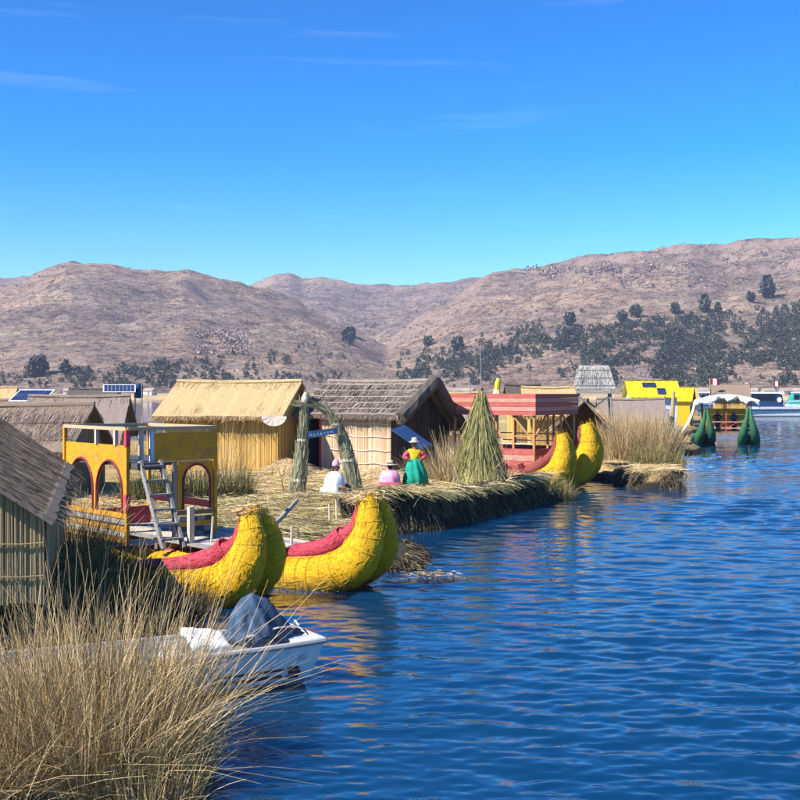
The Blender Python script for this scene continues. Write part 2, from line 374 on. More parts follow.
# ------------------------------------------------------------------ lake
def water_mat():
    m, nt, p = new_mat('lake_water')
    p.inputs['Base Color'].default_value = (0.0015, 0.030, 0.082, 1); p.inputs['Roughness'].default_value = 0.03
    p.inputs['IOR'].default_value = 1.333; p.inputs['Specular IOR Level'].default_value = 0.5
    a = tex_noise(nt, 1.9, 2, 0.5, (0.45, 1.0, 1)); b = tex_noise(nt, 6.5, 2, 0.5, (0.5, 1, 1)); c = tex_noise(nt, 0.05, 3, 0.5, (0.5, 1, 1))
    # ripples the mesh cannot carry: short ones near by, longer ones farther out
    g = nt.nodes.new('ShaderNodeNewGeometry'); sx = nt.nodes.new('ShaderNodeSeparateXYZ'); nt.links.new(g.outputs['Position'], sx.inputs[0])
    fy = nt.nodes.new('ShaderNodeMapRange'); fy.inputs[1].default_value = 25; fy.inputs[2].default_value = 80; nt.links.new(sx.outputs[1], fy.inputs[0])
    mm = nt.nodes.new('ShaderNodeMath'); mm.operation = 'MULTIPLY'; nt.links.new(a, mm.inputs[0]); nt.links.new(fy.outputs[0], mm.inputs[1])
    ad = nt.nodes.new('ShaderNodeMath'); ad.operation = 'MULTIPLY_ADD'; ad.inputs[1].default_value = 0.22
    nt.links.new(b, ad.inputs[0]); nt.links.new(mm.outputs[0], ad.inputs[2])
    mr = nt.nodes.new('ShaderNodeMapRange'); mr.inputs[1].default_value = 0.35; mr.inputs[2].default_value = 0.65; mr.inputs[3].default_value = 0.25; mr.inputs[4].default_value = 0.6
    nt.links.new(c, mr.inputs[0])
    bp = nt.nodes.new('ShaderNodeBump'); bp.inputs['Distance'].default_value = 0.06
    nt.links.new(mr.outputs[0], bp.inputs['Strength']); nt.links.new(ad.outputs[0], bp.inputs['Height']); nt.links.new(bp.outputs[0], p.inputs['Normal'])
    return m
MT['water'] = water_mat()
NC = 420
ang = np.concatenate([-np.geomspace(2.4, 0.47, 24), np.linspace(-0.45, 0.45, NC - 48), np.geomspace(0.47, 2.4, 24)]); dr = 7.0 * np.exp(0.004 * np.arange(795))
dr = dr[dr < 170]; far = np.array([200, 260, 360, 520, 800, 1500, 4000, 9000.0])
dall = np.concatenate([[-30, 2, 5], dr, far])
A, D = np.meshgrid(ang, dall)
Xw = A * np.maximum(D, 60 if False else 7); Yw = D.copy()
Xw[0] = np.linspace(-200, 200, NC); Xw[1] = Xw[0]; Xw[2] = np.linspace(-60, 60, NC)
for q in range(1, 9): Xw[-q] = Xw[-q] * (2.2 if q < 4 else 1.6)
Zw = np.zeros_like(Xw)
wr = np.random.default_rng(3)
for k in range(60):
    lam = 0.17 * (9.0 ** (k / 59)); th = wr.normal(0.12, 0.34); kx, ky = math.sin(th) * 2 * math.pi / lam, math.cos(th) * 2 * math.pi / lam
    ampk = 0.0056 * lam ** 0.62 * wr.uniform(0.6, 1.2)
    ph = wr.uniform(0, 6.28)
    fade = np.clip((lam / (D * 0.004 * 2.2 + 1e-3)) - 0.6, 0, 1)
    Zw += ampk * fade * np.sin(kx * Xw + ky * Yw + ph)
# patches of calmer water, sheltered by the boats and the bank
calm = np.empty_like(Xw)
for i in range(0, len(dall)):
    if 3 <= i < len(dall) - 8:
        for j in range(NC): calm[i, j] = mnoise.noise(Vector((Xw[i, j] * 0.10, Yw[i, j] * 0.05, 2.2)))
    else: calm[i] = 0
lee = 1 - 0.66 * np.exp(-(np.maximum(0, sdist(Xw, Yw, [(-30, 12), (-2, 14), (1.5, 24), (2.5, 36), (8, 47), (13, 50), (13, 60), (-30, 60)]) * -1) / 3.5) ** 2)
Zw *= np.clip(0.95 + calm * 0.9, 0.45, 1.5) * lee
Zw[:3] = 0; Zw[-9:] = 0
idx = np.arange(Xw.size).reshape(Xw.shape)
Q = np.stack([idx[:-1, :-1], idx[:-1, 1:], idx[1:, 1:], idx[1:, :-1]], axis=-1).reshape(-1, 4)
lake = link('lake_water', np_mesh('lake_water', np.stack([Xw, Yw, Zw], -1), Q, MT['water'], True)); tag(lake, 'rippled blue lake water', None, None, 'structure')

# ------------------------------------------------------------------ floating reed islands
ISL = [(-34, 17.95), (-9, 17.95), (-4.95, 18.0), (-4.75, 20.5), (-6.7, 25.6), (-9.6, 30.0), (-9.2, 34.2), (-6.0, 33.6), (-2.0, 29.3), (-1.3, 30.0),
       (-1.25, 33.4), (-0.45, 34.9), (1.25, 36.3), (3.4, 40.5), (6.2, 46.0), (6.3, 47.5), (3.6, 51.0), (2.6, 56.5), (6.6, 59.5), (9.6, 56.5), (9.75, 51.4), (12.2, 51.0), (12.9, 56),
       (13.6, 64), (13, 74), (6, 84), (-4, 86), (-40, 80)]
def sm(a, b, x): t = np.clip((x - a) / (b - a), 0, 1); return t * t * (3 - 2 * t)
RIM = [(-0.4, 35.7), (1.4, 36.9), (3.75, 40.6), (5.9, 45.2)]
def seg_d(X, Y, pts):
    d = np.full(np.shape(X), 1e9)
    for (x0, y0), (x1, y1) in zip(pts[:-1], pts[1:]):
        dx, dy = x1 - x0, y1 - y0; t = np.clip(((X - x0) * dx + (Y - y0) * dy) / (dx * dx + dy * dy), 0, 1)
        d = np.minimum(d, np.hypot(X - x0 - t * dx, Y - y0 - t * dy))
    return d
RIM2 = [(-0.4, 35.7), (-1.6, 36.6), (-2.8, 37.4)]
def island_top(X, Y):
    t = 0.42 + 0.33 * sm(31, 40, Y) + 0.0 * X
    t = t + (1.0 - t) * sm(27, 24, Y) * sm(-4.0, -5.2, X)                 # firm thick bank under the near hut
    t = t + 0.46 * np.exp(-(seg_d(X, Y, RIM) / 0.75) ** 2)                 # plump reed rim along the water
    t = t + 0.26 * np.exp(-(seg_d(X, Y, RIM2) / 0.6) ** 2)
    return t
def vnoise(X, Y, s, z=0.0):
    o = np.empty(np.size(X)); xf = np.ravel(X); yf = np.ravel(Y)
    for i in range(o.size): o[i] = mnoise.fractal(Vector((xf[i] * s, yf[i] * s, z)), 0.9, 2.0, 3)
    return o.reshape(np.shape(X))
def island(name, label, poly, step, top, mat, soft=0.28):
    xs = [p[0] for p in poly]; ys = [p[1] for p in poly]
    gx = np.arange(min(xs) - 1, max(xs) + 1, step); gy = np.arange(min(ys) - 1, max(ys) + 1, step)
    X, Y = np.meshgrid(gx, gy); n = vnoise(X, Y, 0.9); s = sdist(X, Y, poly) + 0.22 * n
    z = np.where(s > 0, 0, -0.7) + (top(X, Y) + 0.06 * n) * sm(-0.02, soft, s) - 0.7 * (s <= 0) * 0
    z = np.where(s < -0.02, -0.7, z)
    idx = np.arange(X.size).reshape(X.shape)
    Q = np.stack([idx[:-1, :-1], idx[:-1, 1:], idx[1:, 1:], idx[1:, :-1]], axis=-1).reshape(-1, 4)
    keep = (s.ravel()[Q] > -1.0).any(axis=1)
    o = link(name, np_mesh(name, np.stack([X, Y, z], -1), Q[keep], mat, True)); tag(o, label, None, None, 'structure')
    return o
def M_ground():
    m, nt, p = new_mat('trodden_straw')
    a = tex_noise(nt, 0.8, 5, 0.6); b = tex_noise(nt, 14, 5, 0.7, (1, 3, 1)); 
    c = ramp(nt, a, [(0.3, (0.21, 0.16, 0.075)), (0.5, (0.37, 0.27, 0.12)), (0.7, (0.50, 0.37, 0.18))])
    c = mixc(nt, 0.8, c, ramp(nt, b, [(0.3, (0.5, 0.5, 0.5)), (0.6, (1.15, 1.12, 1.05))]), 'MULTIPLY')
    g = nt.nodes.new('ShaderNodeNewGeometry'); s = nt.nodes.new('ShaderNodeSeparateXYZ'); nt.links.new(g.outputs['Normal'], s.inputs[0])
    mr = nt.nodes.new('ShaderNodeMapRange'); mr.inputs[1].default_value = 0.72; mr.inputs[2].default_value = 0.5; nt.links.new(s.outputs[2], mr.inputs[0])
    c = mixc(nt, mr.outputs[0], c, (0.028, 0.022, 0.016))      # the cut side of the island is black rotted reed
    ps = nt.nodes.new('ShaderNodeSeparateXYZ'); nt.links.new(g.outputs['Position'], ps.inputs[0])       # waterlogged reed along the shore
    wz = nt.nodes.new('ShaderNodeMapRange'); wz.inputs[1].default_value = 0.36; wz.inputs[2].default_value = 0.24; nt.links.new(ps.outputs[2], wz.inputs[0])
    c = mixc(nt, wz.outputs[0], c, (0.03, 0.024, 0.017))
    nt.links.new(c, p.inputs['Base Color']); p.inputs['Roughness'].default_value = 0.95; p.inputs['Specular IOR Level'].default_value = 0.1
    bump(nt, p, b, 0.7, 0.05)
    return m
MT['ground'] = M_ground()
island('island_ground', 'floating reed island spread with straw', ISL, 0.17, island_top, MT['ground'], 0.75)
ISL2 = [(11, 79), (14, 77.5), (20, 80), (21.5, 86), (21.8, 97), (26, 110), (33, 130), (5, 135), (6, 90)]
island('island_ground', 'second reed island beneath the yellow houses', ISL2, 0.7, lambda X, Y: 0.6 + 0 * X, MT['ground'])
ISL3 = [(-70, 82), (-30, 84), (-24, 100), (-26, 130), (-80, 140)]
island('island_ground', 'far reed island with solar panels', ISL3, 1.2, lambda X, Y: 0.6 + 0 * X, MT['ground'])
ISL4 = [(0, 142), (20, 140), (34, 150), (46, 170), (47, 190), (10, 190), (-8, 170)]
island('island_ground', 'farthest reed island with small huts', ISL4, 1.8, lambda X, Y: 0.7 + 0 * X, MT['ground'])
ISL5 = [(-0.9, 28.4), (-0.2, 27.6), (0.5, 28.2), (0.75, 30.2), (0.6, 32.4), (-0.2, 33.6), (-1.0, 33.0)]
island('reed_mat', 'low dark raft of rotting reeds behind the second prow', ISL5, 0.16, lambda X, Y: 0.14 + 0 * X, MT['peat'], 0.5)
def far_shore():
    V = []; n = 400
    for i in range(n):
        px = -500 + 1800 * i / (n - 1)
        for k, (d, z) in enumerate(((600, -0.3), (604, 1.4), (640, 2.0), (760, 3.0))):
            d2 = d + (18 * mnoise.noise(Vector((px * 0.02, 0.3, 0.7))) if k < 2 else 0)
            V.append(((px - 400) * d2 / FOC, d2, z + (0.8 * mnoise.noise(Vector((px * 0.09, k, 0.1))) if 0 < k else 0)))
    F = [(i * 4 + k, i * 4 + 4 + k, i * 4 + 5 + k, i * 4 + 1 + k) for i in range(n - 1) for k in range(3)]
    mb = MB().add(V, F)
    m = M_noise('far_reed_shore', [(0.3, (0.26, 0.18, 0.09)), (0.55, (0.40, 0.29, 0.15)), (0.8, (0.48, 0.38, 0.22))], 0.06, (1, 1, 1), 0.9, 0.5, 1.0)
    tag(mb.build('far_shore', m), 'low reed shore below the mountains', None, None, 'structure')
far_shore()

# ------------------------------------------------------------------ trees on the far slopes
def leaf_crown(seed, n, rx, rz_, kind):
    r = np.random.default_rng(seed); V = []; F = []
    for i in range(n):
        u = r.normal(size=3); u /= np.linalg.norm(u); rad = r.uniform(0.35, 1.0) ** 0.5
        zc = u[2] * rad
        w = rx * (1.0 if kind == 'round' else (1.05 - 0.55 * (zc + 1) / 2))
        c = np.array([u[0] * rad * w, u[1] * rad * w, zc * rz_]) * r.uniform(0.85, 1.12)
        a = r.normal(size=3); a /= np.linalg.norm(a); b = np.cross(a, r.normal(size=3)); b /= np.linalg.norm(b)
        s_ = rx * r.uniform(0.17, 0.32); k = len(V)
        V += [tuple(c - a * s_ - b * s_ * 0.6), tuple(c + a * s_ - b * s_ * 0.7), tuple(c + a * s_ * 0.7 + b * s_), tuple(c - a * s_ * 0.8 + b * s_ * 0.7)]
        F.append((k, k + 1, k + 2, k + 3))
    return np.array(V), np.array(F)
MT['foliage'] = M_straw('far_foliage', [(0, (0.016, 0.026, 0.016)), (0.4, (0.030, 0.044, 0.025)), (0.8, (0.058, 0.072, 0.036)), (1, (0.11, 0.11, 0.06))], streak=(0.06, 0.06, 0.06), var=0.9)
MT['trunk'] = M_noise('bark', [(0.3, (0.06, 0.045, 0.035)), (0.7, (0.13, 0.10, 0.08))], 3)
CR = [leaf_crown(11 + i, 46, 1.0, 1.2, 'round' if i % 2 else 'tall') for i in range(6)]
def wood_mass():
    parts = []; cnt = 0; pr = random.Random(5)
    zones = [  # (weight, sampler) in view angles; each stem is then set down on the slope it falls on
        (2900, lambda: (pr.uniform(560, 860), None, 'R')), (820, lambda: (pr.uniform(395, 580), None, 'M')), (620, lambda: (pr.uniform(40, 345), None, 'L')), (110, lambda: (pr.uniform(-350, 40), None, 'L'))]
    for n, smp in zones:
        got = 0; tries = 0
        while got < n and tries < n * 30:
            tries += 1; px, _, z = smp()
            if z == 'R':
                top = np.interp(px, [560, 620, 700, 760, 800, 860], [335, 326, 316, 312, 306, 300]); py = pr.uniform(top, 388)
                dens = 0.40 + 1.0 * mnoise.noise(Vector((px * 0.017, py * 0.030, 4.0))) + 0.9 * mnoise.noise(Vector((px * 0.05, py * 0.09, 1.0))) + (0.22 if py < 366 else -0.25) + (0.12 if px > 650 else -0.15)
            elif z == 'M':
                c = np.interp(px, [395, 430, 480, 530, 580], [384, 368, 362, 346, 345]); py = pr.gauss(c, 11)
                dens = 0.35 + 0.9 * mnoise.noise(Vector((px * 0.03, py * 0.04, 7.0))) + 0.7 * mnoise.noise(Vector((px * 0.07, py * 0.1, 1.0)))
            else:
                top = np.interp(px, [40, 100, 200, 270, 345], [372, 368, 358, 352, 340]); py = pr.uniform(top, 389)
                dens = 0.20 + 0.6 * mnoise.noise(Vector((px * 0.07, py * 0.12, 5.0))) + 0.9 * mnoise.noise(Vector((px * 0.028, py * 0.05, 2.0))) + (0.15 if py > 370 else -0.05)
            if py > 389 or pr.random() > dens: continue
            p = hill_hit(px, py)
            if p is None: continue
            got += 1
            V, F = CR[pr.randrange(6)]; s_ = (1.1 + 1.7 * pr.random() ** 2) * (0.8 if z == 'L' else 1.0); a = pr.uniform(0, 6.28)
            Rm = np.array([[math.cos(a), -math.sin(a), 0], [math.sin(a), math.cos(a), 0], [0, 0, 1]])
            parts.append(((V * s_) @ Rm.T + np.array([p.x + pr.uniform(-3, 3), p.y, p.z + s_ * 0.8]), F))
    V, Q = join_np(parts)
    o = link('far_woodland', np_mesh('far_woodland', V, Q, MT['foliage'], False))
    tag(o, 'dark green woodland spread over the lower mountain slopes', 'woodland', None, 'stuff')
wood_mass()
TREE_ME = []
for i in range(3):
    V, F = leaf_crown(40 + i, 150, 1.0, 1.2, 'round' if i else 'tall'); TREE_ME.append(np_mesh('crown', V + np.array([0, 0, 1.25]), F, MT['foliage'], False))
TRUNK_ME = MB().tube([(0, 0, -0.4), (0.03, 0, 0.5), (0, 0.03, 1.4)], [0.13, 0.09, 0.04], 6).tube([(0.02, 0, 0.6), (0.35, 0.1, 1.2)], [0.05, 0.02], 5).tube([(0.02, 0, 0.7), (-0.3, -0.12, 1.3)], [0.05, 0.02], 5).mesh('trunk', MT['trunk'])
TREES = [(703, 309, 6.5, 'lone round tree high on the bare slope above the woodland', 0), (765, 296, 8.5, 'tall lone tree nearest the rocky crags', 0), (748, 299, 4.0, 'small bush beside the tall tree below the crags', 1),
         (635, 315, 5.0, 'round tree at the upper edge of the woodland', 2), (675, 312, 4.2, 'small tree on the upper woodland edge, near the lone round tree', 1), (715, 311, 4.0, 'small tree just right of the lone round tree', 0),
         (567, 324, 5.0, 'spreading bush at the left upper end of the woodland', 2), (456, 348, 5.5, 'lone round tree on the pale central slope', 1), (428, 345, 4.6, 'small round tree above the central tree cluster', 2),
         (349, 334, 5.0, 'dark tree on the fold between the two mountains', 0), (347, 342, 6.5, 'broad dark tree in the fold between the two mountains', 1), (36, 373, 6.0, 'broad tree at the left foot of the left mountain', 1),
         (30, 375, 4.5, 'bushy tree beside the broad tree on the left foot', 2), (64, 372, 4.2, 'small tree between the left foot and the woodland', 0), (620, 322, 4.4, 'small round tree above the watchtower slope', 1)]
for px, py, s_, lab, k in TREES:
    p = hill_hit(px, py + 3)
    if p is None: continue
    t = thing('hillside_tree', lab, 'tree', p, px * 0.7, 'single trees on the far slopes'); t.scale = (s_, s_, s_)
    link('crown', TREE_ME[k], t); link('trunk', TRUNK_ME, t)

# scrub and rock outcrops that roughen the dry slopes
def slope_bits(name, label, cat, samples, n, size, mat, quads, flat, seed):
    pr = random.Random(seed); parts = []; shapes = [leaf_crown(seed * 10 + i, quads, 1.0, flat, 'round') for i in range(4)]
    got = 0
    for _ in range(n * 6):
        if got >= n: break
        z = samples[pr.randrange(len(samples))]; px, py = pr.uniform(z[0], z[2]), pr.uniform(z[1], z[3])
        if mnoise.noise(Vector((px * 0.05, py * 0.08, seed))) + 0.25 * pr.random() < z[4]: continue
        p = hill_hit(px, py)
        if p is None: continue
        got += 1; V, F = shapes[pr.randrange(4)]; s_ = size * pr.uniform(0.5, 1.4) * p.y / 1000; a = pr.uniform(0, 6.28); c, q = math.cos(a), math.sin(a)
        Rm = np.array([[c, -q, 0], [q, c, 0], [0, 0, 1]]); parts.append(((V * s_) @ Rm.T + np.array([p.x + pr.uniform(-2, 2), p.y + pr.uniform(-4, 4), p.z + s_ * 0.25]), F))
    V, Q = join_np(parts); o = link(name, np_mesh(name, V, Q, mat, False)); tag(o, label, cat, None, 'stuff')
MT['scrub'] = M_straw('dry_scrub', [(0, (0.04, 0.04, 0.03)), (0.5, (0.075, 0.068, 0.048)), (1, (0.14, 0.11, 0.075))])
MT['rock'] = M_straw('pale_rock', [(0, (0.13, 0.095, 0.08)), (0.5, (0.26, 0.195, 0.165)), (1, (0.38, 0.30, 0.26))])
slope_bits('hill_scrub', 'dry scrub speckled over the brown mountain slopes', 'scrub', [(-250, 268, 330, 385, -0.05), (300, 285, 560, 385, -0.05), (520, 245, 980, 385, -0.05)], 5200, 1.25, MT['scrub'], 7, 0.7, 3)
slope_bits('rock_outcrop', 'pale rock outcrops on the upper mountain slopes', 'rocks', [(195, 332, 250, 356, -0.1), (600, 262, 690, 290, 0.0), (690, 250, 900, 292, 0.0), (520, 270, 620, 285, 0.0), (560, 350, 700, 385, 0.1)], 900, 2.6, MT['rock'], 12, 0.8, 5)

# ================================================================== BUILDERS
def lerp(a, b, t): return a + (b - a) * t
def reed_row(mb, p0, p1, z0, z1fn, step=0.036, thick=0.007, up=None, jit=0.02):
    """a mat of upright reeds between p0 and p1 (local xy), each a thin prism"""
    p0 = Vector(p0); p1 = Vector(p1); L = (p1 - p0).length; n = max(2, int(L / step)); d = (p1 - p0) / L; nrm = Vector((d.y, -d.x))
    for i in range(n):
        t = (i + 0.5) / n; c = p0.lerp(p1, t); w = step * random.uniform(0.42, 0.6); o = random.uniform(-jit, jit) * 0.5
        zt = z1fn(t) + random.uniform(-jit, jit); zb = z0 + random.uniform(-jit, jit)
        q = c + nrm * o; lean = random.uniform(-0.02, 0.02)
        a, b, e = q - d * w, q + nrm * thick, q + d * w
        vs_ = [(v.x, v.y, zb) for v in (a, b, e)] + [(v.x + d.x * lean, v.y + d.y * lean, zt) for v in (a, b, e)]
        mb.add(vs_, [(0, 1, 4, 3), (1, 2, 5, 4), (3, 4, 5), (2, 0, 3, 5)])
    return mb
def reed_wall(parent, p0, p1, z0, z1fn, mat, panel=1.15, name='wall_mat', ties=0, tie_mat=None, step=0.036):
    p0 = Vector(p0); p1 = Vector(p1); L = (p1 - p0).length; n = max(1, round(L / panel)); d = (p1 - p0) / L; nrm = Vector((d.y, -d.x))
    for k in range(n):
        t0, t1 = k / n, (k + 1) / n; off = nrm * random.uniform(0, 0.025)
        mb = MB(); a, b = p0.lerp(p1, t0) + off, p0.lerp(p1, t1) + off
        reed_row(mb, a, b, z0, lambda t: z1fn(lerp(t0, t1, t)), step)
        back = nrm * -0.03
        mb.add([(a.x + back.x, a.y + back.y, z0), (b.x + back.x, b.y + back.y, z0), (b.x + back.x, b.y + back.y, z1fn(t1)), (a.x + back.x, a.y + back.y, z1fn(t0))], [(0, 1, 2, 3)])
        mb.build(name, mat, parent)
    for k in range(ties):
        z = lerp(z0, z1fn(0.5), (k + 0.75) / (ties + 0.4)); pts = []
        m = max(4, int(L / 0.25))
        for i in range(m + 1):
            t = i / m; q = p0.lerp(p1, t) + nrm * 0.045
            pts.append((q.x, q.y, z + 0.025 * math.sin(t * L * 5.2) + random.uniform(-0.012, 0.012)))
        MB().tube(pts, 0.017, 5).build('binding', tie_mat or mat, parent)
def slope_pts(xa, xb, r, e, sag=0.0):
    r = Vector(r); e = Vector(e)
    def P(u, v, off=0.0):
        p = r.lerp(e, v); nr = Vector((-(e - r).y, (e - r).x)).normalized()
        if nr.y < 0: nr = -nr
        s = -sag * math.sin(math.pi * u) * (1 - v) - 0.5 * sag * math.sin(math.pi * v)
        return Vector((lerp(xa, xb, u), p.x + nr.x * off, p.y + nr.y * off + s))
    return P
def thatch_slope(parent, P, n_courses, mat, strand_mat, length, thick=0.1, t_eave=0.16, density=260, name='thatch_course', fringe=True, width=0.024):
    nx = max(4, int(length / 0.3))
    for k in range(n_courses):
        v0, v1 = k / n_courses, min(1.0, (k + 1) / n_courses + 0.02); mb = MB(); V = []; 
        th = t_eave if k == n_courses - 1 else thick
        for i in range(nx + 1):
            u = i / nx; j1 = random.uniform(-0.02, 0.02); jv = random.uniform(-0.012, 0.012)
            V += [P(u, v0, 0.035), P(u, lerp(v0, v1, 0.5), 0.6 * th + 0.03 + j1), P(u, v1 + jv, th + j1), P(u, v1 + jv, -0.02), P(u, v0, -0.02)]
        F = []
        for i in range(nx):
            for a in range(5):
                b = (a + 1) % 5; F.append((i * 5 + a, i * 5 + b, i * 5 + 5 + b, i * 5 + 5 + a))
        F += [tuple(range(5)), tuple(nx * 5 + a for a in reversed(range(5)))]
        mb.add(V, F).build(name, mat, parent)
    slope_len = (P(0.5, 1) - P(0.5, 0)).length; N = int(density * length * slope_len)
    base = []; dr_ = []
    for i in range(N):
        u, v = random.random(), random.random() * 0.93; fr_ = (v * n_courses) % 1.0
        base.append(P(u, v, 0.03 + thick * min(1, fr_ * 1.3) + random.uniform(0.0, 0.02)))
        d = (P(u, min(1, v + 0.1), 0) - P(u, v, 0)).normalized(); nn = (P(u, v, 1) - P(u, v, 0))
        dr_.append(d + nn * random.uniform(0.0, 0.12) + Vector((random.uniform(-0.12, 0.12), 0, 0)))
    if fringe:
        for i in range(int(length * 34)):
            u = random.random(); base.append(P(u, 0.985, random.uniform(0.0, t_eave * 0.9)))
            d = (P(u, 1, 0) - P(u, 0.9, 0)).normalized(); dr_.append(d + Vector((random.uniform(-0.2, 0.2), 0, -random.uniform(0.0, 0.5)))); 
    Ls = rng.uniform(0.25, 0.6, len(base))
    if fringe: Ls[N:] = rng.uniform(0.10, 0.26, len(base) - N)
    V, Q = ribbons([tuple(b) for b in base], [tuple(d) for d in dr_], Ls, (0, 0, -0.05), width, 1, 0.5)
    o = link('loose_thatch', np_mesh('loose_thatch', V, Q, strand_mat, False), parent); o['kind'] = 'stuff'
def prism(mb, poly_yz, x0, x1):
    n = len(poly_yz); V = [(x0, y, z) for y, z in poly_yz] + [(x1, y, z) for y, z in poly_yz]
    F = [tuple(range(n)), tuple(reversed(range(n, 2 * n)))] + [(i, i + n, (i + 1) % n + n, (i + 1) % n) for i in range(n)]
    return mb.add(V, F)
def hut(label, loc, rz, L, W, ef, eb, ridge, thatch, strand, wall, n_c=5, ox=0.5, oy=0.45, thick=0.08, t_eave=0.18, density=200, ties=0, tie_mat=None, ry=None, door=None, sag=0.06, name='reed_hut', group='thatched reed huts', sides=(1, 1), front=True, back_slope=True, side_mat=None, sw=0.024):
    side_mat = side_mat or wall
    t = thing(name, label, 'hut', loc, rz, group)
    ry = W / 2 if ry is None else ry
    sf = (ridge - ef) / ry; sb = (ridge - eb) / (W - ry)
    Pf = slope_pts(-ox, L + ox, (ry, ridge), (-oy, ef - sf * oy), sag); Pb = slope_pts(-ox, L + ox, (ry, ridge), (W + oy, eb - sb * oy), sag)
    thatch_slope(t, Pf, n_c, thatch, strand, L + 2 * ox, thick, t_eave, density, width=sw)
    if back_slope: thatch_slope(t, Pb, n_c, thatch, strand, L + 2 * ox, thick, t_eave, density * 0.25)
    mb = MB().tube([(lerp(-ox, L + ox, i / 12), ry, ridge + 0.05 - sag * math.sin(math.pi * i / 12)) for i in range(13)], 0.11, 8, jit=0.15); mb.build('ridge_roll', thatch, t)
    if front:
        segs = [(0, L)] if not door else [(0, door[0]), (door[1], L)]
        for a, b in segs:
            if b - a > 0.15: reed_wall(t, (a, 0), (b, 0), 0, lambda q: ef - 0.02, wall, ties=ties, tie_mat=tie_mat)
        if door:
            MB().box(((door[0] + door[1]) / 2, 0.03, ef - 0.12), (door[1] - door[0], 0.06, 0.2)).build('lintel', MT['wood_brown'], t)
            MB().box((door[1] - 0.02, -0.03, door[2] / 2), (0.07, 0.08, door[2])).build('door_post', MT['red_paint'], t)
            MB().box(((door[0] + door[1]) / 2, -0.06, 0.09), (door[1] - door[0] + 0.1, 0.24, 0.14)).build('door_sill', MT['wood_pale'], t)
    gab = lambda q: (ef + (ridge - ef) * min(1, q * W / ry) if q * W < ry else eb + (ridge - eb) * (W - q * W) / (W - ry)) - 0.06
    if sides[0]: reed_wall(t, (0, W), (0, 0), 0, lambda q: gab(1 - q), side_mat, panel=1.4)
    if sides[1]: reed_wall(t, (L, 0), (L, W), 0, gab, side_mat, panel=1.4)
    MB().box((L / 2, W - 0.03, eb / 2), (L, 0.06, eb - 0.04)).build('back_wall', MT['wood_brown'], t)
    return t, Pf, Pb

# thatch base materials (under the loose stalks)
MT['th_gold'] = M_noise('golden_thatch_mass', [(0.3, (0.28, 0.185, 0.08)), (0.6, (0.46, 0.335, 0.17)), (0.85, (0.60, 0.47, 0.27))], 6, (9, 1, 1), 0.85, 0.6, 0.03)
MT['th_grey'] = M_noise('grey_thatch_mass', [(0.3, (0.13, 0.10, 0.08)), (0.6, (0.26, 0.205, 0.17)), (0.85, (0.36, 0.29, 0.25))], 6, (9, 1, 1), 0.9, 0.6, 0.03)
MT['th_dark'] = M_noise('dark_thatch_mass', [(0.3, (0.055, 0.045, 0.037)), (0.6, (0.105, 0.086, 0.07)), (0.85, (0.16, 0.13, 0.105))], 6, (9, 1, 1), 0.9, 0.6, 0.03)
MT['th_brown'] = M_noise('brown_thatch_mass', [(0.3, (0.12, 0.085, 0.06)), (0.6, (0.24, 0.175, 0.125)), (0.85, (0.34, 0.26, 0.19))], 6, (9, 1, 1), 0.9, 0.6, 0.03)
MT['mat_gold'] = M_straw('golden_reed_mat', [(0, (0.38, 0.22, 0.055)), (0.5, (0.52, 0.32, 0.09)), (1, (0.62, 0.42, 0.14))])
MT['mat_pink'] = M_straw('pale_reed_mat', [(0, (0.46, 0.30, 0.17)), (0.5, (0.60, 0.42, 0.27)), (1, (0.68, 0.52, 0.36))])
MT['mat_dull'] = M_straw('dull_reed_mat', [(0, (0.17, 0.125, 0.065)), (0.5, (0.235, 0.18, 0.10)), (1, (0.29, 0.23, 0.14))])
MT['tie_pale'] = M_noise('pale_cord', [(0.3, (0.5, 0.42, 0.33)), (0.7, (0.66, 0.58, 0.48))], 20)

# ------------------------------------------------------------------ reed-bundle boats
def catmull(pts, n):
    out = []; m = len(pts)
    for i in range(m - 1):
        p0, p1, p2, p3 = (np.array(pts[max(i - 1, 0)]), np.array(pts[i]), np.array(pts[i + 1]), np.array(pts[min(i + 2, m - 1)]))
        for k in range(n):
            t = k / n
            out.append(0.5 * ((2 * p1) + (-p0 + p2) * t + (2 * p0 - 5 * p1 + 4 * p2 - p3) * t * t + (-p0 + 3 * p1 - 3 * p2 + p3) * t ** 3))
    out.append(np.array(pts[-1])); return out
def uv_tube(name, centers, frames, ry, rn, mat, parent, n=18, cap=True, ridged=0.0):
    V = []; F = []; UV = []; s = 0.0; N = len(centers); S = []
    for i in range(N):
        if i: s += (centers[i] - centers[i - 1]).length
        S.append(s); sd, nr = frames[i]
        k2 = 1 + ridged * math.sin(s * 42) + random.uniform(-0.4, 0.4) * ridged
        for k in range(n):
            a = 2 * math.pi * k / n
            V.append(tuple(centers[i] + sd * (ry[i] * k2 * math.cos(a)) + nr * (rn[i] * k2 * math.sin(a))))
    for i in range(N - 1):
        for k in range(n):
            kk = (k + 1) % n
            F.append((i * n + k, i * n + kk, (i + 1) * n + kk, (i + 1) * n + k))
            c0, c1 = 2 * math.pi * k / n * ry[i], 2 * math.pi * (k + 1) / n * ry[i]
            UV += [(S[i], c0), (S[i], c1), (S[i + 1], c1), (S[i + 1], c0)]
    if cap:
        F.append(tuple(reversed(range(n)))); UV += [(0, 0)] * n
        F.append(tuple((N - 1) * n + k for k in range(n))); UV += [(0, 0)] * n
    me = bpy.data.meshes.new(name); me.from_pydata(V, [], F); ul = me.uv_layers.new(name='UVMap')
    ul.data.foreach_set('uv', np.array(UV, dtype=np.float32).ravel()); me.polygons.foreach_set('use_smooth', [True] * len(F)); me.materials.append(mat); me.update()
    return link(name, me, parent)
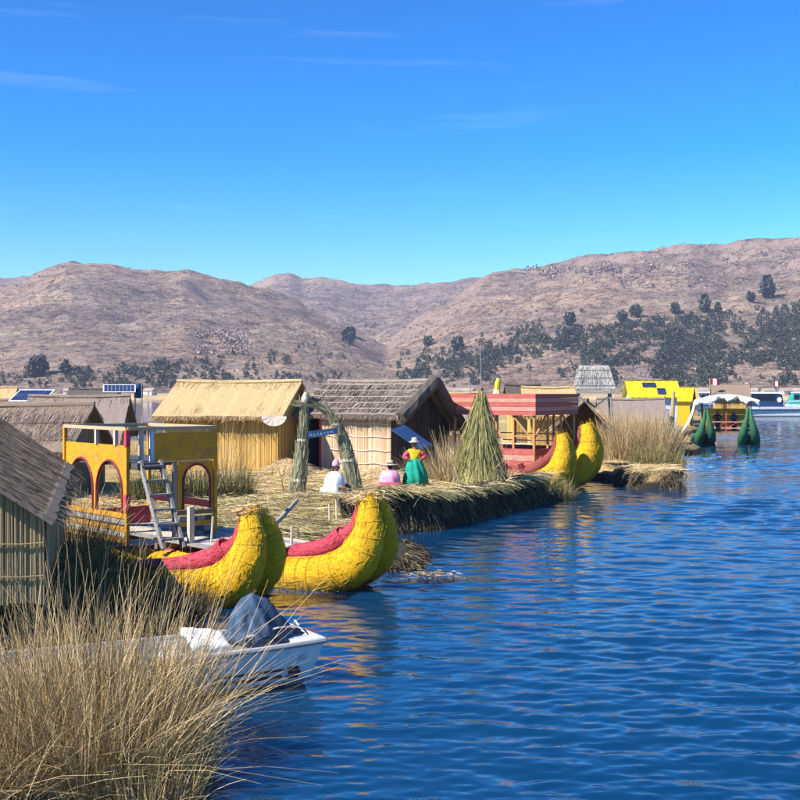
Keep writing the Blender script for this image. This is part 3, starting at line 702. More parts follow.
#          a      z     r_lat  r_norm  lateral offset of each bundle
BOW = [(-9.2, 0.28, 0.20, 0.20, 0.20), (-7.5, 0.22, 0.30, 0.32, 0.28), (-5.0, 0.18, 0.34, 0.40, 0.32), (-3.2, 0.16, 0.36, 0.42, 0.34), (-2.2, 0.17, 0.36, 0.43, 0.38), (-1.5, 0.24, 0.36, 0.44, 0.40), (-1.0, 0.38, 0.37, 0.45, 0.41),
       (-0.62, 0.64, 0.37, 0.44, 0.41), (-0.45, 0.97, 0.34, 0.39, 0.38), (-0.41, 1.30, 0.28, 0.31, 0.31), (-0.46, 1.60, 0.22, 0.23, 0.24), (-0.54, 1.84, 0.16, 0.16, 0.17)]
def fray_part(parent, cc, fr_, ry, rn, n, mat, ks):
    b = []; d = []; N = len(cc); ok = [i for i in range(N - 1) if cc[i].x > -4.2 * ks]
    w = np.array([(cc[i + 1] - cc[i]).length for i in ok]); pick = rng.choice(len(ok), n, p=w / w.sum())
    for q in pick:
        i = ok[q]; f = random.random(); an = random.uniform(0, 6.283); sd, nr = fr_[i]
        e = sd * math.cos(an) * ry[i] + nr * math.sin(an) * rn[i]; t = (cc[i + 1] - cc[i]).normalized()
        b.append(tuple(cc[i].lerp(cc[i + 1], f) + e * 1.005)); d.append(tuple(t * random.choice((-1, 1)) + e.normalized() * random.uniform(0.01, 0.09) + Vector((random.uniform(-.1, .1), random.uniform(-.1, .1), random.uniform(-.1, .1)))))
    V, Q = ribbons(b, d, rng.uniform(0.08, 0.24, n) * ks, (0, 0, 0), 0.0095 * ks, 1, 0.6)
    o = link('frayed_reeds', np_mesh('frayed_reeds', V, Q, mat, False), parent); o['kind'] = 'stuff'
def reed_hull(parent, a0, lat, ks, hgt, mat_b, mat_l, tail=1.0, rim=True, tuft=True, lining=True, res=7, yaw=0.0, slim=1.0, fray=None, fray_l=None):
    before = set(parent.children); _a0, _lat = a0, lat; a0 = lat = 0.0
    pts = []
    for (a, z, r1, r2, o) in BOW:
        q = lerp(1.0, slim, min(1, max(0, z) / 1.5))
        pts.append(((a if a > -2 else -2 + (a + 2) * tail) * ks, z * hgt / 1.85 if z > 0.3 else z * ks, r1 * ks * q, r2 * ks * q, o * ks * q))
    sm_ = catmull(pts, res); cen = [Vector((p[0] + a0, lat, p[1])) for p in sm_]; N = len(cen)
    sdv = Vector((0, 1, 0)); fr_ = []
    for i in range(N):
        t = (cen[min(i + 1, N - 1)] - cen[max(i - 1, 0)]).normalized(); fr_.append((sdv, (t.cross(-sdv)).normalized()))
    if fr_[3][1].z < 0: fr_ = [(s, -n) for s, n in fr_]
    for sgn in (-1, 1):
        cc = [cen[i] + sdv * (sgn * sm_[i][4]) for i in range(N)]
        uv_tube('reed_bundle', cc, fr_, [p[2] for p in sm_], [p[3] for p in sm_], mat_b, parent, ridged=0.008)
        if fray:
            acc = 0.0
            for i in range(1, N):       # cords lashed round the bundle
                acc += (cc[i] - cc[i - 1]).length
                if cc[i].x > -4.5 * ks and acc > 0.26 * ks:
                    acc = 0.0; ring = []
                    for k in range(21):
                        an = 2 * math.pi * k / 20; ring.append(tuple(cc[i] + sdv * (sm_[i][2] * 1.012 * math.cos(an)) + fr_[i][1] * (sm_[i][3] * 1.012 * math.sin(an))))
                    MB().tube(ring, 0.009, 4, cap=False).build('lashing', MT['rope_dull'], parent)
            fray_part(parent, cc, fr_, [p[2] for p in sm_], [p[3] for p in sm_], 1300, fray, ks)
    if lining:
        k0 = 0
        kf = [min(1, max(0, (p[0] + 3.4 * ks) / (2.6 * ks))) for p in sm_]
        cl = [cen[i] + fr_[i][1] * (sm_[i][3] * lerp(0.9, 1.45, kf[i])) for i in range(k0, N)]
        uv_tube('hull_lining', cl, fr_[k0:], [p[2] * 0.72 for p in sm_[k0:]], [max(0.05, p[3] * lerp(0.4, 0.58, kf[i])) for i, p in enumerate(sm_)], mat_l, parent, n=14, ridged=0.012)
        if fray_l: fray_part(parent, cl, fr_, [p[2] * 0.72 for p in sm_], [max(0.05, p[3] * lerp(0.4, 0.58, kf[i])) for i, p in enumerate(sm_)], 700, fray_l, ks)
    if rim:
        for sgn in (-1, 1):
            pr_ = [tuple(cen[i] + fr_[i][1] * (sm_[i][3] * 0.98) + sdv * (sgn * sm_[i][2] * 0.8)) for i in range(0, N, 2)]
            MB().tube(pr_, 0.032 * ks, 6).build('edge_rope', MT['rope_orange'], parent)
    if tuft:
        tip = cen[-1] + fr_[-1][1] * 0.06; n = 760; b = np.array([tuple(tip)] * n) + rng.normal(0, 0.11 * ks, (n, 3)) * np.array([1, 1.7, 0.4])
        d = np.stack([rng.normal(-0.5, 0.9, n), rng.normal(0, 0.9, n), rng.uniform(-0.15, 0.55, n)], 1)
        V, Q = ribbons(b, d, rng.uniform(0.12, 0.30, n) * ks, (0, 0, -0.25), 0.02, 2)
        o = link('tip_tuft', np_mesh('tip_tuft', V, Q, MT['straw'], False), parent); o['kind'] = 'stuff'
        MB().tube([tuple(cen[-3]), tuple(tip + Vector((0.02, 0, 0.07 * ks)))], [0.16 * ks, 0.17 * ks], 10, jit=0.1).build('tip_binding', MT['rope_orange'], parent)
    for o in parent.children:
        if o not in before: o.location = (_a0, _lat, 0); o.rotation_euler = (0, 0, yaw)
def arch_panel(name, p0, p1, z0, z1, arches, th, mat, parent, step=0.05):
    """board panel from p0 to p1 (local xy) with arched openings (centre s, half width, z sill, z crown)"""
    p0 = Vector(p0); p1 = Vector(p1); L = (p1 - p0).length; d = (p1 - p0) / L; nrm = Vector((d.y, -d.x))
    xs = {0.0, L}
    for c, hw, zs, zc in arches:
        for i in range(17): xs.add(min(L, max(0, c + hw * math.cos(math.pi * i / 16))))
    xs = sorted(xs); bm = bmesh.new(); cache = {}
    def vert(s_, z):
        key = (round(s_, 4), round(z, 4))
        if key not in cache: q = p0 + d * s_; cache[key] = bm.verts.new((q.x, q.y, z))
        return cache[key]
    def opening(c_, s_):
        c, hw, zs, zc = c_; u = min(1, abs(s_ - c) / hw); return zs, max(zs, zc - hw * 1.15 + hw * 1.15 * math.sqrt(max(0, 1 - u * u)))
    def quad(a, b, za0, za1, zb0, zb1):
        q = []
        for v in (vert(a, za0), vert(b, zb0), vert(b, zb1), vert(a, za1)):
            if v not in q: q.append(v)
        if len(q) > 2:
            try: bm.faces.new(q)
            except ValueError: pass
    for a, b in zip(xs[:-1], xs[1:]):
        if b - a < 1e-5: continue
        m = (a + b) / 2; hit = [c for c in arches if abs(m - c[0]) < c[1]]
        if hit:
            c = hit[0]; zs, ta = opening(c, a); _, tb = opening(c, b)
            if zs > z0 + 0.01: quad(a, b, z0, zs, z0, zs)
            quad(a, b, ta, z1, tb, z1)
        else: quad(a, b, z0, z1, z0, z1)
    r = bmesh.ops.extrude_face_region(bm, geom=list(bm.faces)); vv = [e for e in r['geom'] if isinstance(e, bmesh.types.BMVert)]
    bmesh.ops.translate(bm, verts=vv, vec=(-nrm.x * th, -nrm.y * th, 0)); bmesh.ops.recalc_face_normals(bm, faces=list(bm.faces))
    me = bpy.data.meshes.new(name); bm.to_mesh(me); bm.free(); me.materials.append(mat); o = link(name, me, parent)
    for c, hw, zs, zc in arches:
        pts = []
        for i in range(19):
            if i == 0: s_, z = c - hw, zs
            elif i == 18: s_, z = c + hw, zs
            else: a = math.pi * (i - 1) / 16; s_ = c - hw * math.cos(a); z = zc - hw * 1.15 + hw * 1.15 * math.sin(a)
            s_ = min(L, max(0, s_)); q = p0 + d * s_ + nrm * 0.01; pts.append((q.x, q.y, z))
        MB().tube(pts, 0.03, 6).build('arch_trim', MT['maroon'], o)
    return o

# ------------------------------------------------------------------ people
def skin_mesh(V, E, rad):
    me = bpy.data.meshes.new('tmp'); me.from_pydata([tuple(v) for v in V], E, []); o = bpy.data.objects.new('tmp', me); COL.objects.link(o)
    md = o.modifiers.new('s', 'SKIN'); md.use_smooth_shade = True
    if not me.skin_vertices: me.skin_vertices.new()
    for i, r in enumerate(rad):
        rr_ = r if hasattr(r, '__len__') else (r, r); me.skin_vertices[0].data[i].radius = rr_; me.skin_vertices[0].data[i].use_root = (i == 0)
    ss = o.modifiers.new('u', 'SUBSURF'); ss.levels = 1; ss.render_levels = 1
    dg = bpy.context.evaluated_depsgraph_get(); ev = o.evaluated_get(dg); out = bpy.data.meshes.new_from_object(ev)
    bpy.data.objects.remove(o); bpy.data.meshes.remove(me); return out
def person(label, loc, rz, J, skirt=None, top=None, hat=None, extra=None, group=None):
    """J: joint name -> (x, y, z), the figure faces -y"""
    t = thing('person', label, 'person', loc, rz, group)
    nm = ['pelvis', 'belly', 'chest', 'neck', 'head', 'shL', 'elL', 'haL', 'shR', 'elR', 'haR', 'hiL', 'knL', 'anL', 'toL', 'hiR', 'knR', 'anR', 'toR']
    rad = [0.13, (0.13, 0.12), (0.145, 0.11), 0.05, 0.055, 0.06, 0.042, 0.03, 0.06, 0.042, 0.03, 0.085, 0.06, 0.038, 0.03, 0.085, 0.06, 0.038, 0.03]
    E = [(0, 1), (1, 2), (2, 3), (3, 4), (2, 5), (5, 6), (6, 7), (2, 8), (8, 9), (9, 10), (0, 11), (11, 12), (12, 13), (13, 14), (0, 15), (15, 16), (16, 17), (17, 18)]
    me = skin_mesh([J[k] for k in nm], E, rad)
    hd = Vector(J['head']) + Vector((0, 0, 0.09)); mb = MB()
    mb.ball(hd, (0.078, 0.095, 0.115), 14, 10); mb.ball(hd + Vector((0, -0.098, -0.01)), (0.014, 0.02, 0.022), 6, 5)
    mb.ball(hd + Vector((0, -0.085, -0.055)), (0.026, 0.012, 0.009), 6, 4)
    for s in (-1, 1): mb.ball(hd + Vector((0.078 * s, 0.005, -0.005)), (0.012, 0.022, 0.03), 6, 5)
    for hnd, el in (('haL', 'elL'), ('haR', 'elR')):
        h = Vector(J[hnd]); d = (h - Vector(J[el])).normalized(); sd = d.cross(Vector((0, 0, 1)))
        sd = sd.normalized() if sd.length > 0.1 else Vector((1, 0, 0)); up = sd.cross(d)
        mb.ball(h + d * 0.04, (0.035, 0.035, 0.035), 8, 6)
        for k in range(4):
            b = h + d * 0.06 + sd * (-0.026 + 0.0175 * k); Lf = (0.055, 0.068, 0.064, 0.05)[k]
            mb.tube([b, b + d * Lf * 0.55 - up * 0.005, b + d * Lf - up * 0.025], [0.0095, 0.009, 0.007], 5)
        b = h + d * 0.02 + sd * 0.03; mb.tube([b, b + d * 0.03 + sd * 0.025, b + d * 0.06 + sd * 0.025], [0.011, 0.01, 0.008], 5)
    bm = bmesh.new(); bm.from_mesh(me); m2 = mb.mesh('h'); bm.from_mesh(m2); bm.to_mesh(me); bm.free(); bpy.data.meshes.remove(m2)
    me.materials.clear(); me.materials.append(MT['skin']); me.polygons.foreach_set('use_smooth', [True] * len(me.polygons)); me.name = 'body'
    link('body', me, t)
    for s in (-1, 1): MB().ball(hd + Vector((0.03 * s, -0.085, 0.018)), (0.012, 0.01, 0.008), 6, 4).build('eye', MT['hair'], t)
    MB().ball(hd + Vector((0, 0.02, 0.025)), (0.088, 0.095, 0.112), 12, 8).tube([hd + Vector((0, 0.1, -0.02)), hd + Vector((0, 0.14, -0.2)), hd + Vector((0.01, 0.13, -0.42))], [0.05, 0.035, 0.015], 7).build('hair', MT['hair'], t, True)
    if top:
        tr = [0.165, (0.165, 0.145), (0.185, 0.14), 0.062, 0.088, 0.072, 0.055, 0.088, 0.072, 0.055]
        JV = lambda k: Vector(J[k]); cut = lambda a, b, f: JV(a).lerp(JV(b), f)
        Vt = [JV('pelvis') + Vector((0, 0, 0.05)), JV('belly'), JV('chest'), cut('chest', 'neck', 0.8), JV('shL'), JV('elL'), cut('elL', 'haL', 0.85), JV('shR'), JV('elR'), cut('elR', 'haR', 0.85)]
        me = skin_mesh(Vt, [(0, 1), (1, 2), (2, 3), (2, 4), (4, 5), (5, 6), (2, 7), (7, 8), (8, 9)], tr); me.materials.clear(); me.materials.append(top); link('blouse', me, t)
    if skirt:
        prof, m, wob = skirt; sk_ = MB().lathe(prof, 44, (J['pelvis'][0], J['pelvis'][1], 0), wob, 9)
        zm = max(z for _, z in prof); out = []
        for (x, y, z) in sk_.v:
            k = 1 - z / (zm + 1e-6); g = 1 + 0.22 * k * mnoise.noise(Vector((math.atan2(y, x) * 2.3, z * 1.5, 3.0))); out.append((x * g + 0.04 * k, y * g, z + 0.05 * k * mnoise.noise(Vector((x * 4, y * 4, 1)))))
        sk_.v = out; sk_.build('skirt', m, t, True)
    if hat:
        prof, m, off = hat; MB().lathe(prof, 20, hd + Vector(off)).build('hat', m, t, True)
    if extra: extra(t, J, hd)
    return t

# ================================================================== HUTS
def gz(x, y): return float(island_top(np.array([x]), np.array([y]))[0])
MT['th_near'] = M_noise('grey_brown_thatch_mass', [(0.3, (0.13, 0.10, 0.077)), (0.6, (0.21, 0.165, 0.128)), (0.85, (0.28, 0.225, 0.175))], 6, (9, 1, 1), 0.9, 0.5, 0.02)
MT['straw_near'] = M_straw('grey_brown_thatch', [(0, (0.13, 0.10, 0.078)), (0.5, (0.215, 0.17, 0.132)), (1, (0.30, 0.245, 0.19))], streak=(4, 0.5, 0.5))
MT['mat_near'] = M_straw('faded_reed_mat', [(0, (0.23, 0.17, 0.085)), (0.5, (0.265, 0.20, 0.105)), (1, (0.30, 0.23, 0.125))])
# near hut, gable towards the camera, right slope in raking light
t, Pf, Pb = hut('weathered dark thatched hut with dull reed-mat gable at the water edge', (-5.40, 18.25, 0.98), math.atan2(8.0, -1.9), 7.4, 4.4, 1.33, 1.33, 2.90, MT['th_near'], MT['straw_near'], MT['mat_near'],
    n_c=9, ox=0.30, oy=0.12, thick=0.03, t_eave=0.09, density=300, ties=0, sag=0.04, sw=0.012)
t.rotation_euler = (0, R(-2.3), math.atan2(8.0, -1.9))
for zz in (0.42, 0.92): MB().tube([(-0.05, y, zz + random.uniform(-0.01, 0.01)) for y in np.linspace(0.02, 4.3, 14)], 0.012, 5).build('binding', MT['mat_near'], t)
MT['mat_shade'] = M_straw('shaded_gable_mat', [(0, (0.03, 0.025, 0.022)), (0.5, (0.055, 0.047, 0.04)), (1, (0.10, 0.085, 0.07))])  # near-black tone paints in the shade on the grey hut's gable
MT['pole_dull'] = M_noise('weathered_cane', [(0.3, (0.30, 0.25, 0.21)), (0.7, (0.44, 0.38, 0.32))], 8)
# golden hut
h1, Pf1, _ = hut('golden thatched hut with smooth honey-coloured reed walls', (-10.1, 51.4, 0.72), R(-12), 5.1, 4.6, 2.50, 2.4, 3.86, MT['th_gold'], MT['straw_gold'], MT['mat_gold'], n_c=1, ox=0.36, oy=0.42, thick=0.12, t_eave=0.2, density=330, ties=0, sag=0.05, sw=0.018)
# hut with courses and gable mats coloured dark for shade
h2, Pf2, Pb2 = hut('grey thatched hut with pale bound courses, pale walls and shaded gable', (-4.05, 52.25, 0.72), math.atan2(-0.52, 0.85), 4.3, 5.0, 2.50, 1.95, 3.88, MT['th_grey'], MT['straw_grey'], MT['mat_pink'], n_c=6, ox=0.62, oy=0.34, thick=0.10, t_eave=0.22, density=170, ties=4, tie_mat=MT['tie_pale'], door=(0.0, 0.75, 2.3), sag=0.05, side_mat=MT['mat_shade'])
for k in range(1, 7):
    MB().tube([tuple(Pf2(i / 14, k / 6.0 - 0.035, 0.15) + Vector((0, 0, random.uniform(-0.015, 0.015)))) for i in range(15)], 0.014, 5).build('course_pole', MT['pole_dull'], h2)
# thick shaggy gable edge of the same hut
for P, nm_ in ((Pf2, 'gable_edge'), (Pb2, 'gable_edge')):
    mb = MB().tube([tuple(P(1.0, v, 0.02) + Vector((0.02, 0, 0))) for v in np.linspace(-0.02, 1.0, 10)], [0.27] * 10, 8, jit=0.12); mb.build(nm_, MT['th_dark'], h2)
    b = []; dd = []
    for i in range(500):
        v = random.random(); b.append(tuple(P(1.0, v, random.uniform(-0.15, 0.14)) + Vector((random.uniform(-0.05, 0.12), 0, 0)))); q = (P(1, 1) - P(1, 0)).normalized(); dd.append(tuple(q + Vector((random.uniform(0, 0.6), random.uniform(-.2, .2), random.uniform(-.6, .1)))))
    V, Q = ribbons(b, dd, rng.uniform(0.15, 0.4, 500), (0, 0, -0.15), 0.022, 1); o = link('loose_thatch', np_mesh('loose_thatch', V, Q, MT['straw_dark'], False), h2); o['kind'] = 'stuff'
hut('brown thatched hut with shaded end, behind the yellow cabin boat railing', (-17.8, 38.6, 0.75), R(-2), 6.9, 5.2, 1.55, 1.5, 2.94, MT['th_brown'], MT['straw_grey'], MT['mat_dull'], n_c=3, ox=0.4, oy=0.4, density=170, sw=0.013)
hut('low grey hut with ragged vertical thatch, under the framed solar panel', (-17.9, 57.2, 0.75), R(3), 4.2, 4.6, 1.2, 1.5, 3.16, MT['th_grey'], MT['straw_grey'], MT['mat_dull'], n_c=1, ox=0.4, oy=0.5, density=150)
hut('pale straw-roofed hut below the tilted solar panel', (-28.0, 69.0, 0.75), R(0), 7.4, 4.6, 1.5, 1.5, 2.9, MT['th_brown'], MT['straw_green'], MT['mat_dull'], n_c=1, density=70)
hut('yellowish far hut roof beside the tilted solar panel', (-38.0, 96.0, 0.6), R(0), 6.2, 4.6, 1.8, 1.8, 3.85, MT['th_gold'], MT['straw_green'], MT['mat_dull'], n_c=1, density=40)
hut('small dark hut between the two solar panels', (-27.6, 100, 0.6), R(0), 3.3, 3.6, 2.6, 2.6, 3.75, MT['th_dark'], MT['straw_dark'], MT['mat_pink'], n_c=1, density=40)
hut('pale thatched hut behind the reed-cone, beside the shaded gable', (2.3, 71.0, 0.75), R(2), 2.0, 3.4, 1.6, 1.6, 3.3, MT['th_gold'], MT['straw'], MT['mat_pink'], n_c=1, density=80)
hut('low whitish-roofed hut just behind the red cabin boat', (2.5, 64.5, 0.75), R(-4), 2.2, 3.2, 1.5, 1.5, 2.75, MT['th_grey'], MT['tie_pale'], MT['mat_pink'], n_c=1, density=60)
hut('dark-topped hut above the red cabin roof', (8.0, 83.0, 0.6), R(5), 1.6, 3.2, 2.4, 2.4, 4.0, MT['th_dark'], MT['straw_dark'], MT['mat_gold'], n_c=1, density=50)
hut('sandy flat-looking thatched hut left of the watchtower', (7.6, 69.5, 0.75), R(-3), 2.2, 3.8, 2.2, 2.2, 3.62, MT['th_gold'], MT['straw'], MT['mat_gold'], n_c=1, density=90)
hut('brown hut with thick gable edge, behind the shaded yellow prows', (10.55, 59.6, 0.72), math.atan2(0.99, 0.2), 2.2, 2.7, 1.5, 1.8, 2.98, MT['th_brown'], MT['straw'], MT['mat_dull'], n_c=2, ox=0.5, oy=0.25, thick=0.1, t_eave=0.2, density=120, sides=(0, 1))
hut('greyish low hut behind the tan reeds, in front of the yellow houses', (13.9, 80.5, 0.6), R(-3), 3.6, 4.0, 1.6, 1.6, 3.0, MT['th_grey'], MT['straw_grey'], MT['mat_dull'], n_c=1, density=70)
hut('far brown hut above the white boat canopy', (46.2, 176, 0.7), R(-12), 4.6, 5.0, 2.6, 2.6, 4.5, MT['th_brown'], MT['straw'], MT['mat_gold'], n_c=1, density=20)
hut('far small sandy hut beside the brown hut on the last island', (38.5, 172, 0.7), R(4), 4.2, 4.0, 2.2, 2.2, 3.9, MT['th_gold'], MT['straw'], MT['mat_gold'], n_c=1, density=20)
hut('far pale hut at the open-water end of the last island', (42.0, 184, 0.7), R(-4), 3.0, 4.0, 2.0, 2.0, 3.6, MT['th_gold'], MT['straw'], MT['mat_pink'], n_c=1, density=20)
# pale woven half-round mat hung under the eave of the golden hut
fan = MB(); c0 = Vector((0, 0, 0)); V = [(0, 0, 0)]
for i in range(13):
    a = math.pi + math.pi * i / 12; V.append((0.52 * math.cos(a), -0.03 - 0.02 * (i % 2), 0.40 * math.sin(a)))
V2 = [(x, y + 0.05, z) for x, y, z in V]; n_ = len(V)
fan.add(V + V2, [(0, i, i + 1) for i in range(1, 13)] + [(n_, n_ + i + 1, n_ + i) for i in range(1, 13)] + [(i, n_ + i, n_ + i + 1, i + 1) for i in range(1, 13)])
fp = at(274, 416.5, 49.6); tag(fan.build('woven_fan', MT['tie_pale']), 'pale half-round woven mat hanging under the golden eave', 'mat'); bpy.data.objects['woven_fan'].location = fp

# yellow houses on the second island
MT['lemon'] = M_noise('lemon_metal_sheet', [(0.3, (0.50, 0.37, 0.008)), (0.7, (0.64, 0.50, 0.02))], 3, (6, 1, 1), 0.45, 0.1, 0.01)
MT['amber'] = M_noise('amber_metal_sheet', [(0.3, (0.54, 0.29, 0.004)), (0.7, (0.66, 0.38, 0.01))], 3, (6, 1, 1), 0.45, 0.1, 0.01)
MT['cell'] = M_noise('solar_cell', [(0.3, (0.012, 0.02, 0.06)), (0.7, (0.03, 0.045, 0.11))], 3, None, 0.2, 0.0, 0.01, spec=0.5)
MT['frame'] = M_noise('aluminium_frame', [(0.3, (0.55, 0.57, 0.6)), (0.7, (0.70, 0.72, 0.74))], 3, None, 0.35, 0.0, 0.01)
MT['pale_blue'] = M_noise('pale_blue_paint', [(0.3, (0.40, 0.48, 0.58)), (0.7, (0.55, 0.62, 0.70))], 3, None, 0.6, 0.1, 0.01)
def sheet_house(label, loc, rz, L, W, eave, ridge, roof_m, wall_m, lights=()):
    t = thing('painted_house', label, 'house', loc, rz, 'yellow houses on the second island')
    for y0, y1, s in ((-0.35, W / 2, 1), (W + 0.35, W / 2, -1)):
        V = []; n = int(L / 0.22)
        for i in range(n + 1):
            x = -0.3 + (L + 0.6) * i / n; c = 0.03 * (i % 2)
            V += [(x, y0, eave - 0.2 + c), (x, y1, ridge + c), (x, y1, ridge + c - 0.07), (x, y0, eave - 0.27 + c)]
        F = []
        for i in range(n):
            for a in range(4): b = (a + 1) % 4; F.append((i * 4 + a, i * 4 + b, i * 4 + 4 + b, i * 4 + 4 + a))
        F += [(0, 1, 2, 3), (n * 4 + 3, n * 4 + 2, n * 4 + 1, n * 4)]
        r_ = MB().add(V, F).build('roof', roof_m, t)
        if s == 1:
            for (x0, x1, f0, f1) in lights:
                q = lambda x, f: (x, lerp(-0.35, W / 2, f), lerp(eave - 0.2, ridge, f) + 0.06)
                V = [q(x0, f0), q(x1, f0), q(x1, f1), q(x0, f1)]; V += [(a, b, c + 0.05) for a, b, c in V]
                MB().add(V, [(0, 3, 2, 1), (4, 5, 6, 7), (0, 1, 5, 4), (1, 2, 6, 5), (2, 3, 7, 6), (3, 0, 4, 7)]).build('roof_panel', MT['cell'], r_)
    MB().box((L / 2, W / 2, ridge + 0.03), (L + 0.6, 0.2, 0.06)).build('ridge_cap', MT['wood_brown'], t)
    b = MB(); b.box((L / 2, W / 2, (eave - 0.1) / 2), (L, W, eave - 0.1)); prism(b, [(0.02, eave - 0.1), (W - 0.02, eave - 0.1), (W / 2, ridge - 0.12)], 0.01, L - 0.01); b.build('wall', wall_m, t)
    for k in range(2 if L > 2 else 0):
        x = L * (0.3 + 0.4 * k); w = MB().box((x, -0.02, eave * 0.58), (0.7, 0.06, 0.8)).build('window', MT['white_paint'], t); MB().box((x, -0.06, eave * 0.58), (0.56, 0.03, 0.66)).build('pane', MT['cell'], w)
    w = MB().box((L + 0.02, W / 2, 1.0), (0.06, 0.9, 2.0)).build('door', MT['wood_brown'], t); MB().box((L + 0.06, W / 2 + 0.3, 1.0), (0.05, 0.05, 0.14)).build('handle', MT['frame'], w)
    return t
sheet_house('long lemon-yellow metal-roofed house with two dark roof panels', (17.2, 89, 0.6), R(-4), 3.3, 3.6, 3.35, 4.38, MT['lemon'], MT['pale_blue'], ((0.9, 1.9, 0.55, 0.8), (1.9, 2.5, 0.12, 0.45)))
sheet_house('small amber-yellow house with amber gable and walls', (28.6, 125, 0.6), R(-20), 1.55, 3.0, 2.75, 4.0, MT['amber'], MT['amber'])

# watchtower
tw = thing('watchtower', 'pale thatched lookout tower on grey stilt legs', 'watchtower', (12.05, 74.5, 0.7), R(-6))
zf, hw = 3.35, 1.12
for sx in (-1, 1):
    for sy in (-1, 1): MB().tube([(1.15 * sx, 1.0 * sy, -0.2), (0.95 * sx, 0.9 * sy, zf)], [0.07, 0.06], 6).build('leg', MT['wood_grey'], tw)
for s in (-1, 1):
    MB().bar((-1.08, s * 0.97, 1.6), (0.98, s * 0.92, 3.2), 0.06, 0.06).build('brace', MT['wood_grey'], tw)
    MB().bar((1.08, s * 1.03, 1.6), (-0.98, s * 0.98, 3.2), 0.06, 0.06).build('brace', MT['wood_grey'], tw)
MB().box((0, 0, zf + 0.05), (2.4, 2.2, 0.1)).build('platform', MT['wood_grey'], tw)
for sx in (-1, 1): MB().bar((sx * 1.0, -1.05, zf + 0.1), (sx * 1.0, -1.05, zf + 0.55), 0.06, 0.06).build('post', MT['wood_grey'], tw)
MB().bar((-1.2, -1.08, zf + 0.34), (1.2, -1.08, zf + 0.34), 0.05, 0.05).build('rail', MT['wood_grey'], tw)
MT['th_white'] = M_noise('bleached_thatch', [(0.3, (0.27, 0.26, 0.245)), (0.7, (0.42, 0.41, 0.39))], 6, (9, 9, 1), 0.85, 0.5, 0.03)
MT['straw_white'] = M_straw('bleached_stalks', [(0, (0.24, 0.23, 0.215)), (0.5, (0.36, 0.35, 0.33)), (1, (0.50, 0.485, 0.455))])
zz0, zz1 = zf + 0.30, zf + 1.72
rf = MB(); b0 = [(-1.28, -1.15), (1.28, -1.15), (1.28, 1.15), (-1.28, 1.15)]; b1 = [(-0.88, -0.35), (0.88, -0.35), (0.88, 0.35), (-0.88, 0.35)]
rf.add([(x, y, zz0) for x, y in b0] + [(x, y, zz1) for x, y in b1], [(3, 2, 1, 0), (4, 5, 6, 7), (0, 1, 5, 4), (1, 2, 6, 5), (2, 3, 7, 6), (3, 0, 4, 7)])
rfo = rf.build('thatch_roof', MT['th_white'], tw)
b = []; d_ = []
for i in range(900):
    f = random.random(); u = random.uniform(-1, 1); k = random.random()
    if k < 0.7: f *= 0.82; b.append((u * lerp(0.88, 1.28, f), -lerp(0.35, 1.15, f) - 0.03, lerp(zz1, zz0, f))); d_.append((u * 0.25, -0.5, -0.9))
    else: b.append((-lerp(0.88, 1.28, f) - 0.03, u * lerp(0.35, 1.15, f), lerp(zz1, zz0, f))); d_.append((-0.3, u * 0.4, -0.9))
V, Q = ribbons(b, d_, rng.uniform(0.2, 0.45, 900), (0, 0, 0), 0.03, 1, 0.3); o = link('loose_thatch', np_mesh('loose_thatch', V, Q, MT['straw_white'], False), rfo); o['kind'] = 'stuff'
for k in range(3): 
    f = (k + 0.6) / 3; x = lerp(0.88, 1.28, f) + 0.03; y = lerp(0.35, 1.15, f) + 0.06; z = lerp(zz1, zz0, f)
    MB().tube([(-x, -y, z), (x, -y, z), (x, y, z), (-x, y, z), (-x, -y, z)], 0.02, 5).build('binding', MT['wood_grey'], tw)

# ================================================================== BOATS
# --- yellow cabin boat with two prows
CAT1 = (-2.5, 23.5, 0.0); RZ1 = math.atan2(-0.76, 0.65)
c1 = thing('reed_catamaran', 'yellow twin-prowed reed boat carrying a yellow arched cabin', 'boat', CAT1, RZ1, 'reed catamarans')
reed_hull(c1, 0.16, 0.0, 1.0, 1.86, MT['hull_yellow'], MT['hull_pink'], tail=0.6, yaw=R(25), fray=MT['fray_yellow'], fray_l=MT['fray_pink'])
reed_hull(c1, 0.16, 2.95, 1.0, 1.95, MT['hull_yellow'], MT['hull_pink'], tail=0.72, yaw=R(25), fray=MT['fray_yellow'], fray_l=MT['fray_pink'])
for k in range(8):
    l0 = 0.42 + 0.30 * k
    MB().box((-5.3, l0, 0.80 + random.uniform(-0.008, 0.008)), (6.6 + random.uniform(-0.3, 0.2), 0.285, 0.04), Matrix.Rotation(R(random.uniform(-0.6, 0.6)), 3, 'Z')).build('plank', MT['wood_pale'] if k % 3 else MT['wood_grey'], c1)
for a in (-2.6, -4.6, -6.6): MB().box((a, 1.5, 0.71), (0.12, 3.0, 0.13)).build('deck_beam', MT['wood_brown'], c1)
for l in (0.95, 1.9): MB().tube([(-2.05, l, 0.45), (-2.05 + 0.04, l, 1.25)], 0.03, 6).build('mooring_stake', MT['wood_pale'], c1)
A0, A1, LL, LR = -5.1, -8.3, -0.45, 1.85
ZD, ZA, ZT, ZR = 0.75, 2.52, 2.96, 3.34
